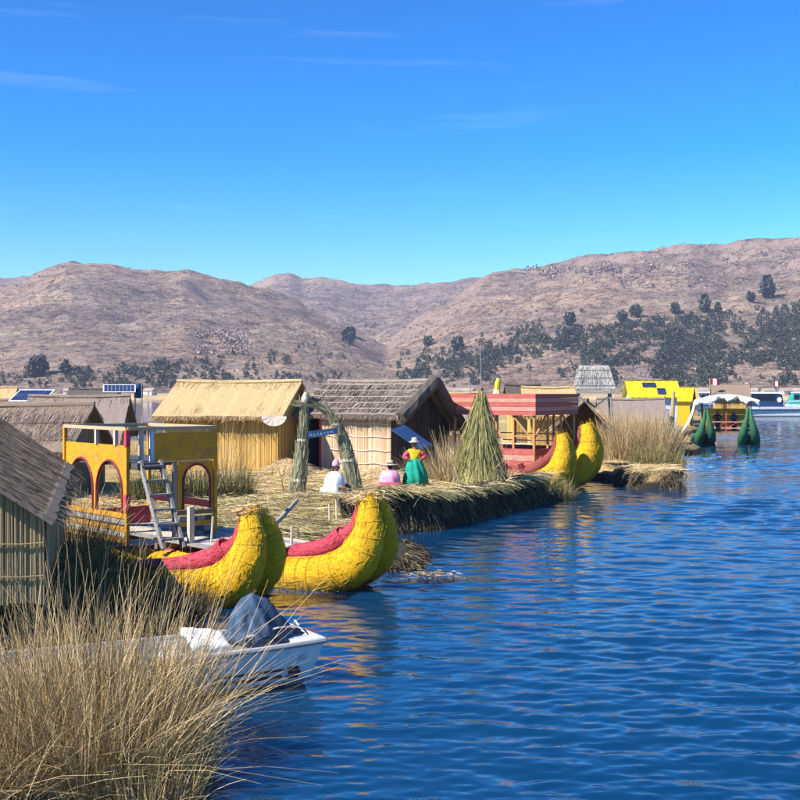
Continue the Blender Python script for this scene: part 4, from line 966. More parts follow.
# arched side (lit) in one panel with two arches, plus low slatted boards
La = A0 - A1
arch_panel('arched_panel', (A1, LL), (A0, LL), 1.30, ZT, [(La - 0.86, 0.64, 1.42, ZA + 0.08), (La - 2.32, 0.64, 1.42, ZA + 0.08)], 0.05, MT['yellow_paint'], c1)
for k, (z, m) in enumerate(((1.22, 'wood_grey'), (1.06, 'yellow_paint'), (0.93, 'wood_pale'), (0.80, 'yellow_paint'))):
    MB().box(((A0 + A1) / 2, LL + 0.02, z), (La, 0.04, 0.115)).build('side_board', MT[m], c1)
arch_panel('arched_panel', (A0, LL + 1.3), (A0, LR), 1.42, ZA + 0.02, [(0.5, 0.36, 1.43, ZA - 0.04)], 0.05, MT['yellow_paint'], c1)
for k in range(2):   # upper parapet boards of the prow-facing side
    MB().box((A0 + 0.02, lerp(LL, LR, 0.47 + 0.35 * k), (ZA + 0.06 + ZR - 0.10) / 2), (0.04, 0.80 if k else 0.82, ZR - ZA - 0.16)).build('parapet_board', MT['yellow_paint'], c1)
for r_ in range(3):  # grey and dark check along the bottom of the prow-facing side
    for q in range(4):
        MB().box((A0 + 0.02, LR - 1.02 + 0.12 + 0.225 * q + (0.05 if r_ == 2 else 0), 0.84 + 0.13 * r_ + (0.1 if r_ == 2 else 0)), (0.05, 0.215, 0.12)).build('brick', MT['wood_dark'] if (r_ + q) % 2 else MT['wood_grey'], c1)
MB().box((A0 + 0.04, LR - 0.5, 1.10), (0.05, 1.02, 0.11)).build('stripe_board', MT['yellow_paint'], c1)
MB().box((A0 + 0.03, LR - 0.5, 1.36), (0.06, 1.02, 0.10)).build('sill_board', MT['wood_brown'], c1)
for (a, l, z0, z1, m) in ((A0, LL, 0.7, ZR, 'yellow_paint'), (A0, LR, 0.7, ZR, 'yellow_paint'), (A1, LL, 0.7, ZR, 'yellow_paint'), (A1, LR, 0.7, ZR, 'yellow_paint'), (A0 + 0.01, LL + 1.2, 0.7, ZA, 'wood_grey'), (A0 - 1.5, LL, ZT, ZR, 'wood_pale'), (A0 - 0.55, LL, ZT, ZR, 'wood_pale'),
                           (A0, LL + 0.62, ZA, ZR, 'pale_blue'), (A0, LL + 0.35, ZA, ZR, 'wood_pale')):
    MB().bar((a, l, z0), (a, l, z1), 0.085, 0.085).build('post', MT[m], c1)
for z0, z1 in ((ZT - 0.02, ZR - 0.03), (1.45, 1.86)):
    MB().bar((A0 + 0.005, LL - 0.005, z0), (A0 + 0.005, LL - 0.005, z1), 0.11, 0.11).build('red_post_band', MT['red_paint'], c1)
for p0, p1 in (((A1, LL, ZR), (A0, LL, ZR)), ((A0, LL, ZR), (A0, LR, ZR)), ((A1, LR, ZR), (A0, LR, ZR)), ((A1, LL, ZR), (A1, LR, ZR))):
    MB().bar(p0, p1, 0.10, 0.075).build('rail', MT['rail_tan'], c1)
MB().box(((A0 + A1) / 2, (LL + LR) / 2, ZA), (La - 0.06, LR - LL - 0.06, 0.07)).build('upper_floor', MT['wood_dark'], c1)
MB().box((A0 + 0.16, LL + 0.42, ZA - 0.02), (0.42, 0.72, 0.16)).build('landing', MT['wood_dark'], c1)
MB().box((A1 + 0.03, (LL + LR) / 2, 1.0), (0.05, LR - LL, 0.5)).build('rear_board', MT['red_paint'], c1)
MB().box((A1 + 1.6, LR - 0.02, 1.5), (3.0, 0.05, 0.16)).build('rear_rail', MT['red_paint'], c1)
ld = MB().bar((A0 + 0.30, LL + 0.16, ZA + 0.1), (A0 + 1.35, LL + 0.16, 0.74), 0.07, 0.11).build('ladder', MT['wood_grey'], c1)
MB().bar((A0 + 0.30, LL + 0.66, ZA + 0.1), (A0 + 1.35, LL + 0.66, 0.74), 0.07, 0.11).build('ladder_rail', MT['wood_grey'], ld)
for k in range(6):
    f = (k + 0.35) / 6; MB().box((A0 + 0.30 + 1.05 * f, LL + 0.41, lerp(ZA + 0.1, 0.74, f)), (0.17, 0.56, 0.045)).build('rung', MT['wood_grey'], ld)
MB().bar((A0 + 1.25, LL + 0.9, 0.7), (A0 + 1.25, LL + 0.9, 1.62), 0.12, 0.12).build('bollard_post', MT['wood_pale'], c1)
MB().tube([(A0 + 1.45, LL + 1.3, 0.7), (A0 + 1.5, LL + 1.32, 1.4)], 0.025, 6).build('mooring_stake', MT['wood_pale'], c1)
tag(MB().tube([(-3.45, 29.2, 0.62), (-3.0, 30.0, 1.0), (-2.62, 30.6, 1.42)], [0.07, 0.065, 0.05], 7).build('driftwood_pole', MT['wood_grey']), 'short grey pole leaning out behind the first yellow prow', 'pole')

# --- red cabin boat
CAT2 = (7.35, 50.1, 0.0); RZ2 = math.atan2(-0.60, 0.80)
c2 = thing('reed_catamaran', 'yellow twin-prowed reed boat carrying a red open-sided cabin', 'boat', CAT2, RZ2, 'reed catamarans')
MT['pink_wood'] = M_noise('faded_red_matting', [(0.3, (0.28, 0.055, 0.042)), (0.6, (0.40, 0.10, 0.078)), (0.85, (0.50, 0.20, 0.15))], 3, (1, 1, 9), 0.7, 0.3, 0.02)
MT['pink_pale'] = M_noise('pale_red_matting', [(0.3, (0.38, 0.12, 0.095)), (0.7, (0.54, 0.28, 0.21))], 3, (1, 1, 9), 0.7, 0.3, 0.02)
MT['lin_dark'] = weave('maroon_reed_matting', [(0.3, (0.12, 0.02, 0.02)), (0.5, (0.22, 0.05, 0.04)), (0.7, (0.36, 0.12, 0.10))])
reed_hull(c2, 0.0, 0.0, 1.12, 2.42, MT['hull_yellow'], MT['lin_dark'], tail=0.62, tuft=False, yaw=R(14), fray=MT['fray_yellow'])
reed_hull(c2, 0.15, 2.1, 1.25, 2.80, MT['hull_yellow'], MT['lin_dark'], tail=0.62, tuft=False, yaw=R(14), fray=MT['fray_yellow'])
for k in range(7): MB().box((-5.0, 0.1 + 0.32 * k, 0.82), (6.0, 0.3, 0.05)).build('plank', MT['wood_brown'], c2)
B0, B1, ML, MR = -1.75, -5.8, -0.45, 3.0      # corner at the prow end, tail end, near side, far side
Z = dict(d=0.85, p0=0.95, p1=1.74, f0=3.16, f1=4.08)
for l in (ML, MR):
    for j in range(5):
        a = lerp(B0, B1, j / 4); MB().bar((a, l, Z['d']), (a, l, Z['f0'] + 0.1), 0.09, 0.09).build('post', MT['wood_orange'], c2)
    for j in range(4):
        for q in range(3): MB().box((lerp(B0, B1, (j + 0.5) / 4), l - 0.03, lerp(Z['p0'], Z['p1'], (q + 0.5) / 3)), (abs(B1 - B0) / 4 - 0.01, 0.06, (Z['p1'] - Z['p0']) / 3 - 0.015)).build('side_board', MT['pink_wood'] if q != 1 else MT['pink_pale'], c2)
for j in range(1, 3):
    l = lerp(ML, MR, j / 3)
    for a in (B0, B1): MB().bar((a, l, Z['d']), (a, l, Z['f0'] + 0.1), 0.09, 0.09).build('post', MT['wood_orange'], c2)
for q in range(2):
    for l in (ML, MR): MB().bar((B0, l, 1.95 + 0.32 * q), (B1, l, 1.95 + 0.32 * q), 0.05, 0.05).build('rail', MT['wood_orange'] if q else MT['wood_pale'], c2)
for q in range(3): MB().box((B0 + 0.03, (ML + MR) / 2, lerp(Z['p0'], Z['p1'], (q + 0.5) / 3)), (0.06, MR - ML, (Z['p1'] - Z['p0']) / 3 - 0.015)).build('side_board', MT['pink_wood'] if q != 1 else MT['pink_pale'], c2)
for j in range(4):     # diagonal braces
    a0_, a1_ = lerp(B0, B1, j / 4), lerp(B0, B1, (j + 1) / 4)
    if j in (0, 2): MB().bar((a0_, ML, Z['p1'] + 0.3), (a1_, ML, Z['f0'] - 0.05), 0.07, 0.06).build('brace', MT['wood_orange'], c2)
MB().bar((B0, ML, Z['p1'] + 0.4), (B0, ML + 1.0, Z['f0']), 0.07, 0.06).build('brace', MT['wood_orange'], c2)
MB().bar((B0, MR, Z['p1'] + 0.4), (B0, MR - 1.0, Z['f0']), 0.07, 0.06).build('brace', MT['wood_orange'], c2)
nf = 5
for q in range(nf):    # fascia of stacked coloured strips
    z = lerp(Z['f0'], Z['f1'], (q + 0.5) / nf); h = (Z['f1'] - Z['f0']) / nf - 0.012; m = MT['pink_wood'] if q % 2 == 0 else MT['pink_pale']
    e = 0.12 + 0.01 * (q % 2)
    for l in (ML - e, MR + e): MB().box(((B0 + B1) / 2, l, z), (B0 - B1 + 2 * e + 0.06, 0.06, h)).build('fascia_strip', m, c2)
    for a in (B0 + e, B1 - e): MB().box((a, (ML + MR) / 2, z), (0.06, MR - ML + 2 * e - 0.061, h)).build('fascia_strip', m, c2)
MB().box(((B0 + B1) / 2, (ML + MR) / 2, Z['f1'] - 0.12), (B0 - B1 + 0.16, MR - ML + 0.16, 0.1)).build('roof', MT['th_brown'], c2)
MB().box(((B0 + B1) / 2, MR - 0.25, 1.25), (B0 - B1 - 0.4, 0.4, 0.08)).build('bench', MT['wood_brown'], c2)
for s_ in range(5): MB().tube([(lerp(B0, B1, (s_ + .5) / 5), ML - 0.3, 0.86), (lerp(B0, B1, (s_ + .6) / 5), ML - 0.34, 1.12)], 0.13, 8, jit=.2).build('rope_coil', MT['maroon'], c2)

# --- green-prowed boat with a white awning
CAT3 = (24.05, 94.0, 0.0); RZ3 = math.atan2(-0.975, -0.22)
c3 = thing('reed_catamaran', 'green twin-prowed reed boat under a white cloth awning', 'boat', CAT3, RZ3, 'reed catamarans')
reed_hull(c3, 0.0, 0.0, 1.25, 2.75, MT['hull_green'], MT['hull_green'], tail=0.75, rim=False, tuft=False, lining=False, slim=0.42, yaw=R(4))
reed_hull(c3, 0.3, 3.15, 1.28, 2.85, MT['hull_green'], MT['hull_green'], tail=0.75, rim=False, tuft=False, lining=False, slim=0.42, yaw=R(-3))
for k in range(6): MB().box((-4.5, -0.1 + 0.62 * k, 0.95), (6.5, 0.58, 0.06)).build('plank', MT['wood_brown'], c3)
for l in (-0.3, 1.5, 3.4):
    for a in (-1.6, -4.0, -6.6): MB().bar((a, l, 0.95), (a, l, 3.3), 0.08, 0.08).build('post', MT['red_paint'] if a == -1.6 else MT['wood_orange'], c3)
for z in (1.25, 1.75): MB().bar((-1.6, -0.3, z), (-1.6, 3.4, z), 0.07, 0.07).build('rail', MT['pink_pale'], c3)
for j in range(4): MB().bar((-1.6, -0.3 + 0.92 * j, 1.25), (-1.6, 0.6 + 0.92 * j, 1.75), 0.05, 0.05).build('brace', MT['red_paint'], c3)
for q in range(3): MB().box((-6.4, 1.5, 1.5 + 0.5 * q), (0.06, 3.6, 0.48)).build('rear_board', MT['amber'], c3)
MT['canvas'] = M_noise('white_canvas', [(0.3, (0.70, 0.70, 0.70)), (0.7, (0.82, 0.82, 0.81))], 2, None, 0.8, 0.4, 0.05)
cv = MB(); nx, ny = 16, 12; V = []
for i in range(nx + 1):
    for j in range(ny + 1):
        a = lerp(-0.9, -7.2, i / nx); l = lerp(-0.9, 4.0, j / ny)
        V.append((a, l, 3.42 + 0.45 * math.sin(math.pi * j / ny) + 0.13 * mnoise.noise(Vector((a * 1.3, l * 1.3, 0))) - 0.25 * (abs(j / ny - .5) > 0.45)))
V += [(x, y, z - 0.05) for x, y, z in V]; F = []; o_ = (nx + 1) * (ny + 1)
for i in range(nx):
    for j in range(ny):
        k = i * (ny + 1) + j; F += [(k, k + 1, k + ny + 2, k + ny + 1), (o_ + k, o_ + k + ny + 1, o_ + k + ny + 2, o_ + k + 1)]
cv.add(V, F).build('awning', MT['canvas'], c3, True)
vl = MB(); V = []
for j in range(25):
    l = lerp(-0.95, 4.05, j / 24); zt_ = 3.45 + 0.45 * math.sin(math.pi * j / 24); hh = 0.40 + 0.18 * math.sin(j * 1.1) + 0.1 * math.sin(j * 2.7)
    for k in range(4): V.append((-0.88 + 0.06 * math.sin(j * 0.9 + k), l, zt_ + 0.03 - hh * k / 3))
vl.add(V, [(j * 4 + k, j * 4 + 4 + k, j * 4 + 5 + k, j * 4 + 1 + k) for j in range(24) for k in range(3)])
o = vl.build('awning_valance', MT['canvas'], c3, True); md = o.modifiers.new('thick', 'SOLIDIFY'); md.thickness = 0.03
dr2 = MB(); V = []
for i in range(9):
    for j in range(7):
        f = i / 8; g = j / 6
        V.append((-0.9 - 3.2 * g, -0.9 - 0.95 * f ** 1.6 + 0.1 * math.sin(g * 14), lerp(3.3, 0.9, f) + 0.05 * math.sin(f * 9 + g * 5)))
dr2.add(V, [(i * 7 + j, i * 7 + j + 1, i * 7 + j + 8, i * 7 + j + 7) for i in range(8) for j in range(6)])
o = dr2.build('awning_drape', MT['canvas'], c3, True); md = o.modifiers.new('thick', 'SOLIDIFY'); md.thickness = 0.04

# --- motor launch and others on the open water
MT['win_dark'] = M_noise('dark_window_glass', [(0.3, (0.006, 0.010, 0.02)), (0.7, (0.014, 0.022, 0.038))], 1, None, 0.35, 0.0, 0.01, spec=0.25)
MT['launch_blue'] = M_noise('blue_launch_paint', [(0.3, (0.010, 0.035, 0.09)), (0.7, (0.02, 0.055, 0.13))], 2, None, 0.6, 0.05, 0.01, spec=0.15)
def loft(sections, name, mat, parent, smooth=False):
    mb = MB(); n = len(sections[0]); V = [p for s in sections for p in s]; F = []
    for i in range(len(sections) - 1):
        for k in range(n): kk = (k + 1) % n; F.append((i * n + k, i * n + kk, (i + 1) * n + kk, (i + 1) * n + k))
    F += [tuple(reversed(range(n))), tuple((len(sections) - 1) * n + k for k in range(n))]
    return mb.add(V, F).build(name, mat, parent, smooth)
def launch(label, loc, rz, L, cab, trim, ca=0.06, cb=0.72):
    t = thing('motor_launch', label, 'boat', loc, rz, 'motor launches on the open water'); t.scale = (1, 1, 1.22)
    secs = []
    for f, w, zt in ((0, 1.35, 1.35), (0.12, 1.5, 1.3), (0.5, 1.55, 1.3), (0.8, 1.25, 1.5), (0.93, 0.65, 1.75), (1.0, 0.06, 1.95)):
        secs.append([(f * L, -w, zt), (f * L, -w * 0.78, 0.1), (f * L, 0, -0.3), (f * L, w * 0.78, 0.1), (f * L, w, zt)])
    loft(secs, 'hull', MT['white_paint'], t)
    for s in (-1, 1): MB().bar((0.02 * L, s * 1.5, 0.85), (0.75 * L, s * 1.44, 0.9), 0.16, 0.22).build('hull_stripe', trim, t)
    c0, c1_ = ca * L, cb * L
    loft([[(x + e, -1.3 * k, 1.25), (x, -1.15 * k, zt), (x, 1.15 * k, zt), (x + e, 1.3 * k, 1.25)] for x, k, e, zt in ((c0 - 0.1, 0.96, -0.5, 2.5), (c0 + 0.5, 1, -0.3, 3.1), (c1_ - 0.8, 1, 0, 3.1), (c1_, 0.9, 0.4, 3.0))], 'cabin', cab, t)
    loft([[(x, -1.32, 3.12), (x, -1.1, 3.3), (x, 1.1, 3.3), (x, 1.32, 3.12)] for x in (c0 + 0.3, c1_ + 0.3)], 'roof', MT['white_paint'], t)
    n = 6
    for s in (-1, 1):
        for k in range(n):
            x = lerp(c0 + 0.9, c1_ - 1.5, k / (n - 1)); m = Matrix.Rotation(R(-4.6 * s), 3, 'X')
            MB().box((x, s * 1.235, 2.3), ((c1_ - c0) / n * 0.72, 0.04, 1.1), m).build('window', MT['win_dark'], t)
    for s in (-1, 1): MB().lathe([(0.36, -0.03), (0.36, 0.03)], 16, (c1_ - 0.45, s * 1.27, 2.25), m=Matrix.Rotation(R(90), 3, 'X')).build('emblem_disc', MT['white_paint'], t)
    MB().bar((c1_ - 0.05, -1.0, 2.45), (c1_ - 0.05, 1.0, 2.45), 0.06, 0.7).build('windscreen', MT['win_dark'], t)
    for s in (-1, 1): MB().tube([(c1_ + 0.2, s * 1.2, 1.5), (c1_ + 0.2, s * 1.2, 2.0), (L * 0.95, s * 0.5, 2.4), (L * 0.99, 0, 2.4)], 0.03, 5).build('bow_rail', MT['frame'], t)
    return t
l1 = launch('long dark-blue cabin launch moored beyond the green-prowed boat', (57.0, 200, 0), R(-4), 19.0, MT['launch_blue'], MT['launch_blue'], 0.03, 0.33)
MT['teal'] = M_noise('teal_canopy', [(0.3, (0.01, 0.22, 0.18)), (0.7, (0.03, 0.34, 0.28))], 2, None, 0.6, 0.1, 0.01)
l2 = launch('white launch with teal cabin behind the dark-blue launch', (76, 236, 0), R(-5), 13.0, MT['teal'], MT['teal'])
l3 = launch('all-white launch far behind the green-prowed boat', (60, 262, 0), R(8), 12.0, MT['white_paint'], MT['launch_blue'])
for (px, d, top, lab) in ((710, 176, 378, 'pink and white flag flying above the far brown hut'), (742, 190, 382, 'pink and white flag near the dark-blue launch roof'), (773, 236, 381, 'pink and white flag on the launch farthest along the shore')):
    p = at(px, 391, d); zt = CAM_H - (top - HOR) * d / FOC; zb = 0.6 if px < 760 else 3.2
    f = thing('flag', lab, 'flag', (p.x, p.y, zb), 0, 'flags over the far boats and huts')
    MB().tube([(0, 0, 0), (0, 0, zt - zb)], 0.05, 5).build('pole', MT['wood_pale'], f)
    for k, m in enumerate(('red_paint', 'white_paint', 'red_paint')):
        V = [(0.05 + k * 0.45 + 0.45 * i / 3, 0.1 * math.sin((k * 3 + i) * 0.8), zt - zb - 0.02 - 0.9 * j - 0.06 * (k + i / 3)) for i in range(4) for j in range(2)]
        V += [(x, y + 0.02, z) for x, y, z in V]
        MB().add(V, [(i * 2, i * 2 + 1, i * 2 + 3, i * 2 + 2) for i in range(3)] + [(8 + i * 2, 8 + i * 2 + 2, 8 + i * 2 + 3, 8 + i * 2 + 1) for i in range(3)]).build('cloth_stripe', MT[m], f)

# --- near skiff with a covered outboard motor
sk = thing('skiff', 'white motor skiff with maroon check stripes beside the dry reeds', 'boat', (-1.07, 17.2, 0), math.atan2(0.5, 0.85))
XS = [(0.0, 0.64, 0.62, -0.28), (-0.4, 0.67, 0.61, -0.30), (-1.0, 0.70, 0.60, -0.3), (-2.0, 0.73, 0.60, -0.3), (-3.0, 0.71, 0.61, -0.28), (-4.0, 0.62, 0.64, -0.2), (-4.8, 0.42, 0.69, -0.05), (-5.5, 0.04, 0.76, 0.25)]
YC = 0.66; outer = []; inner = []
for i, (x, w, zg, zk) in enumerate(XS):
    rk = lambda z: (x + (-0.26 * (zg - z) / 0.7 if i == 0 else 0))
    outer.append([(rk(zg), YC - w, zg), (rk(0.42), YC - w * 0.95, 0.42), (rk(0.1), YC - w * 0.84, 0.10 + max(0, zk + 0.28) * 0.6), (rk(zk), YC, zk), (rk(0.1), YC + w * 0.84, 0.10 + max(0, zk + 0.28) * 0.6), (rk(0.42), YC + w * 0.95, 0.42), (rk(zg), YC + w, zg)])
    k = max(0.0, w - 0.06); xi = x - (0.07 if i == 0 else 0)
    inner.append([(xi, YC - k, zg), (xi - (0.15 if i == 0 else 0), YC - k * 0.86, 0.16), (xi - (0.15 if i == 0 else 0), YC + k * 0.86, 0.16), (xi, YC + k, zg)])
mb = MB(); n = 7; V = [p for s in outer for p in s]; F = [(i * n + k, i * n + k + 1, (i + 1) * n + k + 1, (i + 1) * n + k) for i in range(len(XS) - 1) for k in range(n - 1)] + [tuple(range(n))]
mb.add(V, F).build('hull', MT['white_paint'], sk)
mb = MB(); n = 4; V = [p for s in inner for p in s]; F = [(i * n + k, (i + 1) * n + k, (i + 1) * n + k + 1, i * n + k + 1) for i in range(len(XS) - 1) for k in range(n - 1)] + [tuple(reversed(range(n)))]
MT['hull_in'] = M_noise('grey_hull_inside', [(0.3, (0.38, 0.38, 0.38)), (0.7, (0.52, 0.52, 0.51))], 3, None, 0.6, 0.1, 0.01)
mb.add(V, F).build('hull_inside', MT['hull_in'], sk)
MT['rubber'] = M_noise('grey_rubbing_strip', [(0.3, (0.26, 0.26, 0.27)), (0.7, (0.38, 0.38, 0.39))], 3, None, 0.5, 0.05, 0.01)
for s in (-1, 1): MB().tube([(x + 0.01, YC + s * w, zg + 0.005) for x, w, zg, zk in XS], 0.045, 8).build('gunwale', MT['rubber'], sk)
MB().tube([(0.0, YC - 0.64, 0.625), (0.0, YC + 0.64, 0.625)], 0.048, 8).build('transom_cap', MT['rubber'], sk)
MB().box((-0.22, YC - 0.33, 0.56), (0.40, 0.50, 0.14)).build('stern_locker', MT['white_paint'], sk)
for x in (-1.9, -3.3): MB().box((x, YC, 0.42), (0.32, 1.24, 0.05)).build('bench', MT['hull_in'], sk)
def side_pt(x, f, off):          # f 0 at mid side, 1 at the chine
    for (x0, w0, *_), (x1, w1, *_) in zip(XS[:-1], XS[1:]):
        if x1 <= x <= x0: w = lerp(w0, w1, (x - x0) / (x1 - x0)); break
    else: w = XS[0][1]
    return (x, YC - w * lerp(0.95, 0.84, f) - off, lerp(0.42, 0.10, f))
def decal(x0, x1, f0, f1, name, mat, zo=0.0):
    V = [side_pt(x0, f0, 0.004), side_pt(x1, f0, 0.004), side_pt(x1, f1, 0.004), side_pt(x0, f1, 0.004)]; V += [(a, b - 0.006, c) for a, b, c in V]
    MB().add(V, [(4, 5, 6, 7), (0, 3, 2, 1), (0, 1, 5, 4), (1, 2, 6, 5), (2, 3, 7, 6), (3, 0, 4, 7)]).build(name, mat, sk)
decal(-1.7, -0.62, 0.42, 0.52, 'stripe', MT['maroon']); decal(-1.7, -0.66, 0.68, 0.82, 'stripe', MT['maroon'])
for i in range(3):
    for j in range(3):
        if i < 2: decal(-0.56 + 0.105 * i - 0.03 * abs(j - 1), -0.47 + 0.105 * i - 0.03 * abs(j - 1), 0.36 + 0.20 * j, 0.52 + 0.20 * j, 'check_square', MT['maroon'])
MT['decal_pink'] = M_noise('faded_pink_sticker', [(0.3, (0.55, 0.40, 0.44)), (0.7, (0.66, 0.5, 0.54))], 6)
decal(-0.42, -0.30, -0.12, 0.12, 'sticker', MT['decal_pink'])
MT['denim'] = M_noise('faded_blue_tarp', [(0.25, (0.014, 0.030, 0.06)), (0.55, (0.034, 0.068, 0.125)), (0.85, (0.12, 0.18, 0.27))], 4, (3, 3, 1), 0.8, 0.6, 0.03)
def tarp():
    bm = bmesh.new(); bmesh.ops.create_icosphere(bm, subdivisions=4, radius=1.0)
    for v in bm.verts:
        p = v.co.copy(); a = math.atan2(p.y, p.x); top = max(0, p.z)
        fold = 0.13 * math.sin(a * 7 + 1.5 * p.z + 2.5 * mnoise.noise(p * 1.7)) + 0.06 * math.sin(a * 13 + 2 + 3 * p.z) + 0.14 * mnoise.noise(p * 2.6) + 0.10 * mnoise.noise(p * 6.5)
        k = 1 + fold * (1 - top * 0.6)
        x = p.x * k; y = p.y * k; z = p.z
        wx = lerp(0.50, 0.40, max(0, z)) if z > 0 else 0.5
        v.co = Vector((x * wx * (1.25 if x > 0 else 0.8) - 0.04 * max(0, z) , y * lerp(0.38, 0.32, max(0, z)), 0.30 + z * (0.62 if z > 0 else 0.2) - 0.20 * max(0, x) * max(0, 1 - abs(z) * 0.4) + 0.06 * mnoise.noise(p * 3.1 + Vector((4, 0, 0)))))
    me = bpy.data.meshes.new('motor_cover'); bm.to_mesh(me); bm.free(); me.polygons.foreach_set('use_smooth', [True] * len(me.polygons)); me.materials.append(MT['denim']); return me
mot = MB().box((-0.70, YC, 0.70), (0.42, 0.32, 0.34)).bar((-0.55, YC, 0.6), (-0.1, YC, 0.62), 0.16, 0.16).build('outboard_motor', MT['wood_dark'], sk)
mc = link('motor_cover', tarp(), mot); mc.location = (-0.80, YC, 0.40); mc.scale = (0.93, 0.95, 0.95)
MB().tube([(-1.05, YC - 0.3, 0.72), (-0.6, YC - 0.36, 0.82), (-0.2, YC - 0.2, 0.78), (-0.12, YC + 0.1, 0.8)], 0.014, 5).build('tie_cord', MT['tie_pale'], mot)
sheet_v = MB(); V = []
for i in range(8):
    for j in range(6):
        u, v = i / 7, j / 5; V.append((-1.75 + 0.62 * u, YC - 0.05 + 0.55 * v, 0.66 + 0.14 * math.exp(-((v - .8) * 2.5) ** 2) + 0.06 * mnoise.noise(Vector((u * 3, v * 3, 0.4))) - 0.1 * u))
V += [(x, y, z - 0.12) for x, y, z in V]
F = [(i * 6 + j, i * 6 + 6 + j, i * 6 + 7 + j, i * 6 + 1 + j) for i in range(7) for j in range(5)] + [(48 + i * 6 + j, 48 + i * 6 + 1 + j, 48 + i * 6 + 7 + j, 48 + i * 6 + 6 + j) for i in range(7) for j in range(5)]
for j in range(5): F += [(j, j + 1, 49 + j, 48 + j), (42 + j + 1, 42 + j, 90 + j, 91 + j)]
for i in range(7): F += [(i * 6 + 6, i * 6, 48 + i * 6, 54 + i * 6), (i * 6 + 5, i * 6 + 11, 59 + i * 6, 53 + i * 6)]
so = sheet_v.add(V, F).build('folded_sheet', MT['canvas'], None, True); so.parent = sk; 

# ================================================================== ISLAND THINGS
def board4(name, corners, th, mat, parent=None):
    c = [Vector(p) for p in corners]; nn = (c[1] - c[0]).cross(c[3] - c[0]).normalized() * th
    V = c + [p - nn for p in c]
    return MB().add(V, [(0, 1, 2, 3), (7, 6, 5, 4), (0, 4, 5, 1), (1, 5, 6, 2), (2, 6, 7, 3), (3, 7, 4, 0)]).build(name, mat, parent)
def solar(label, corners, foot_z, cols=6, rows=3):
    c = [Vector(p) for p in corners]; mid = sum(c, Vector()) / 4; base = Vector((mid.x, mid.y, foot_z))
    t = thing('solar_panel', label, 'solar panel', base, 0, 'solar panels'); L = [p - base for p in c]
    nn = (L[1] - L[0]).cross(L[3] - L[0]).normalized()
    board4('panel_frame', L, 0.05, MT['frame'], t)
    q = lambda u, v: L[0].lerp(L[1], u).lerp(L[3].lerp(L[2], u), v)
    for i in range(cols):
        for j in range(rows):
            u0, u1, v0, v1 = lerp(.03, .97, i / cols) + .004, lerp(.03, .97, (i + 1) / cols) - .004, lerp(.06, .94, j / rows) + .008, lerp(.06, .94, (j + 1) / rows) - .008
            board4('cell', [q(u0, v0) + nn * 0.008, q(u1, v0) + nn * 0.008, q(u1, v1) + nn * 0.008, q(u0, v1) + nn * 0.008], 0.006, MT['cell'], t)
    m = sum(L, Vector()) / 4
    MB().tube([(0, 0, -0.1), (m.x, m.y, m.z - 0.05)], 0.05, 6).build('mast', MT['wood_grey'], t)
    return t
solar('tilted solar panel on a mast above the pale straw roof', [at(8, 401, 64.5), at(44, 401, 64.5), at(55, 389.5, 66), at(20, 389.5, 66)], 0.7, 5, 2)
solar('wide framed solar panel standing upright above the far hut roofs', [at(103, 392, 90), at(135.5, 392, 90), at(135.5, 384.5, 90.5), at(103, 384.5, 90.5)], 0.5, 8, 2)
MT['cell_blue'] = M_noise('blue_solar_cell', [(0.3, (0.012, 0.04, 0.12)), (0.7, (0.03, 0.075, 0.18))], 3, None, 0.5, 0.0, 0.01, spec=0.2)
sv = MT['cell']; MT['cell'] = MT['cell_blue']; sf_ = MT['frame']; MT['frame'] = MT['launch_blue']
solar('bright blue solar panel tilted beside the shaded gable', [at(391.5, 429, 46.2), at(421, 449, 45.4), at(433, 445, 46.6), at(404.5, 424.5, 47.4)], gz(0.7, 46), 6, 2)
MT['cell'] = sv; MT['frame'] = sf_
tk = thing('water_tank', 'blue water tank beside the framed solar panel', 'tank', (at(138.5, 391, 91).x, 91, 0.5))
MB().lathe([(0.28, 3.15), (0.34, 3.25), (0.34, 4.1), (0.26, 4.25), (0.12, 4.3)], 14).build('tank_body', MT['launch_blue'], tk, True)
for s in (-1, 1): MB().bar((0.25 * s, 0, 0), (0.25 * s, 0, 3.2), 0.08, 0.08).build('leg', MT['wood_grey'], tk)
for (px, top, d, r, lab) in ((480.5, 344, 58.5, 0.022, 'tall thin mast rising behind the reed cone'), (433.5, 368, 61, 0.02, 'thin pale mast behind the shaded gable hut'), (141.5, 378, 79, 0.03, 'grey pole standing by the blue tank'), (243, 371, 57, 0.018, 'thin aerial rod behind the golden hut roof'), (288.5, 388, 54.5, 0.06, 'weathered post between the golden and the grey hut'), (470.5, 386, 60, 0.03, 'short post behind the pale hut by the reed cone')):
    p = at(px, 391, d); zt = CAM_H - (top - HOR) * d / FOC; 
    tag(MB().tube([(p.x + 0.12, p.y, 0.5), (p.x + 0.05, p.y, (zt + .5) / 2), (p.x, p.y, zt)], [r * 1.3, r * 1.1, r * 0.8], 6).build('thin_pole', MT['wood_grey']), lab, 'pole', 'poles and masts among the huts')
for px, top, lab in ((662.5, 396, 'tan reed post with a slight lean before the lemon roof'), (672, 391.5, 'taller tan reed post before the amber house')):
    p = at(px, 391, 83.5); zt = CAM_H - (top - HOR) * 83.5 / FOC
    tag(MB().tube([(p.x - 0.1, p.y, 0.4), (p.x, p.y, (zt + .4) / 2), (p.x + 0.12, p.y, zt)], [0.2, 0.17, 0.1], 9, jit=0.1).build('reed_post', MT['th_gold']), lab, 'post', 'tan reed posts')
gb = thing('reed_ornament', 'small yellow-green reed figure sticking up above the red cabin roof', 'ornament', (at(497, 391, 76).x, 76, 0.7))
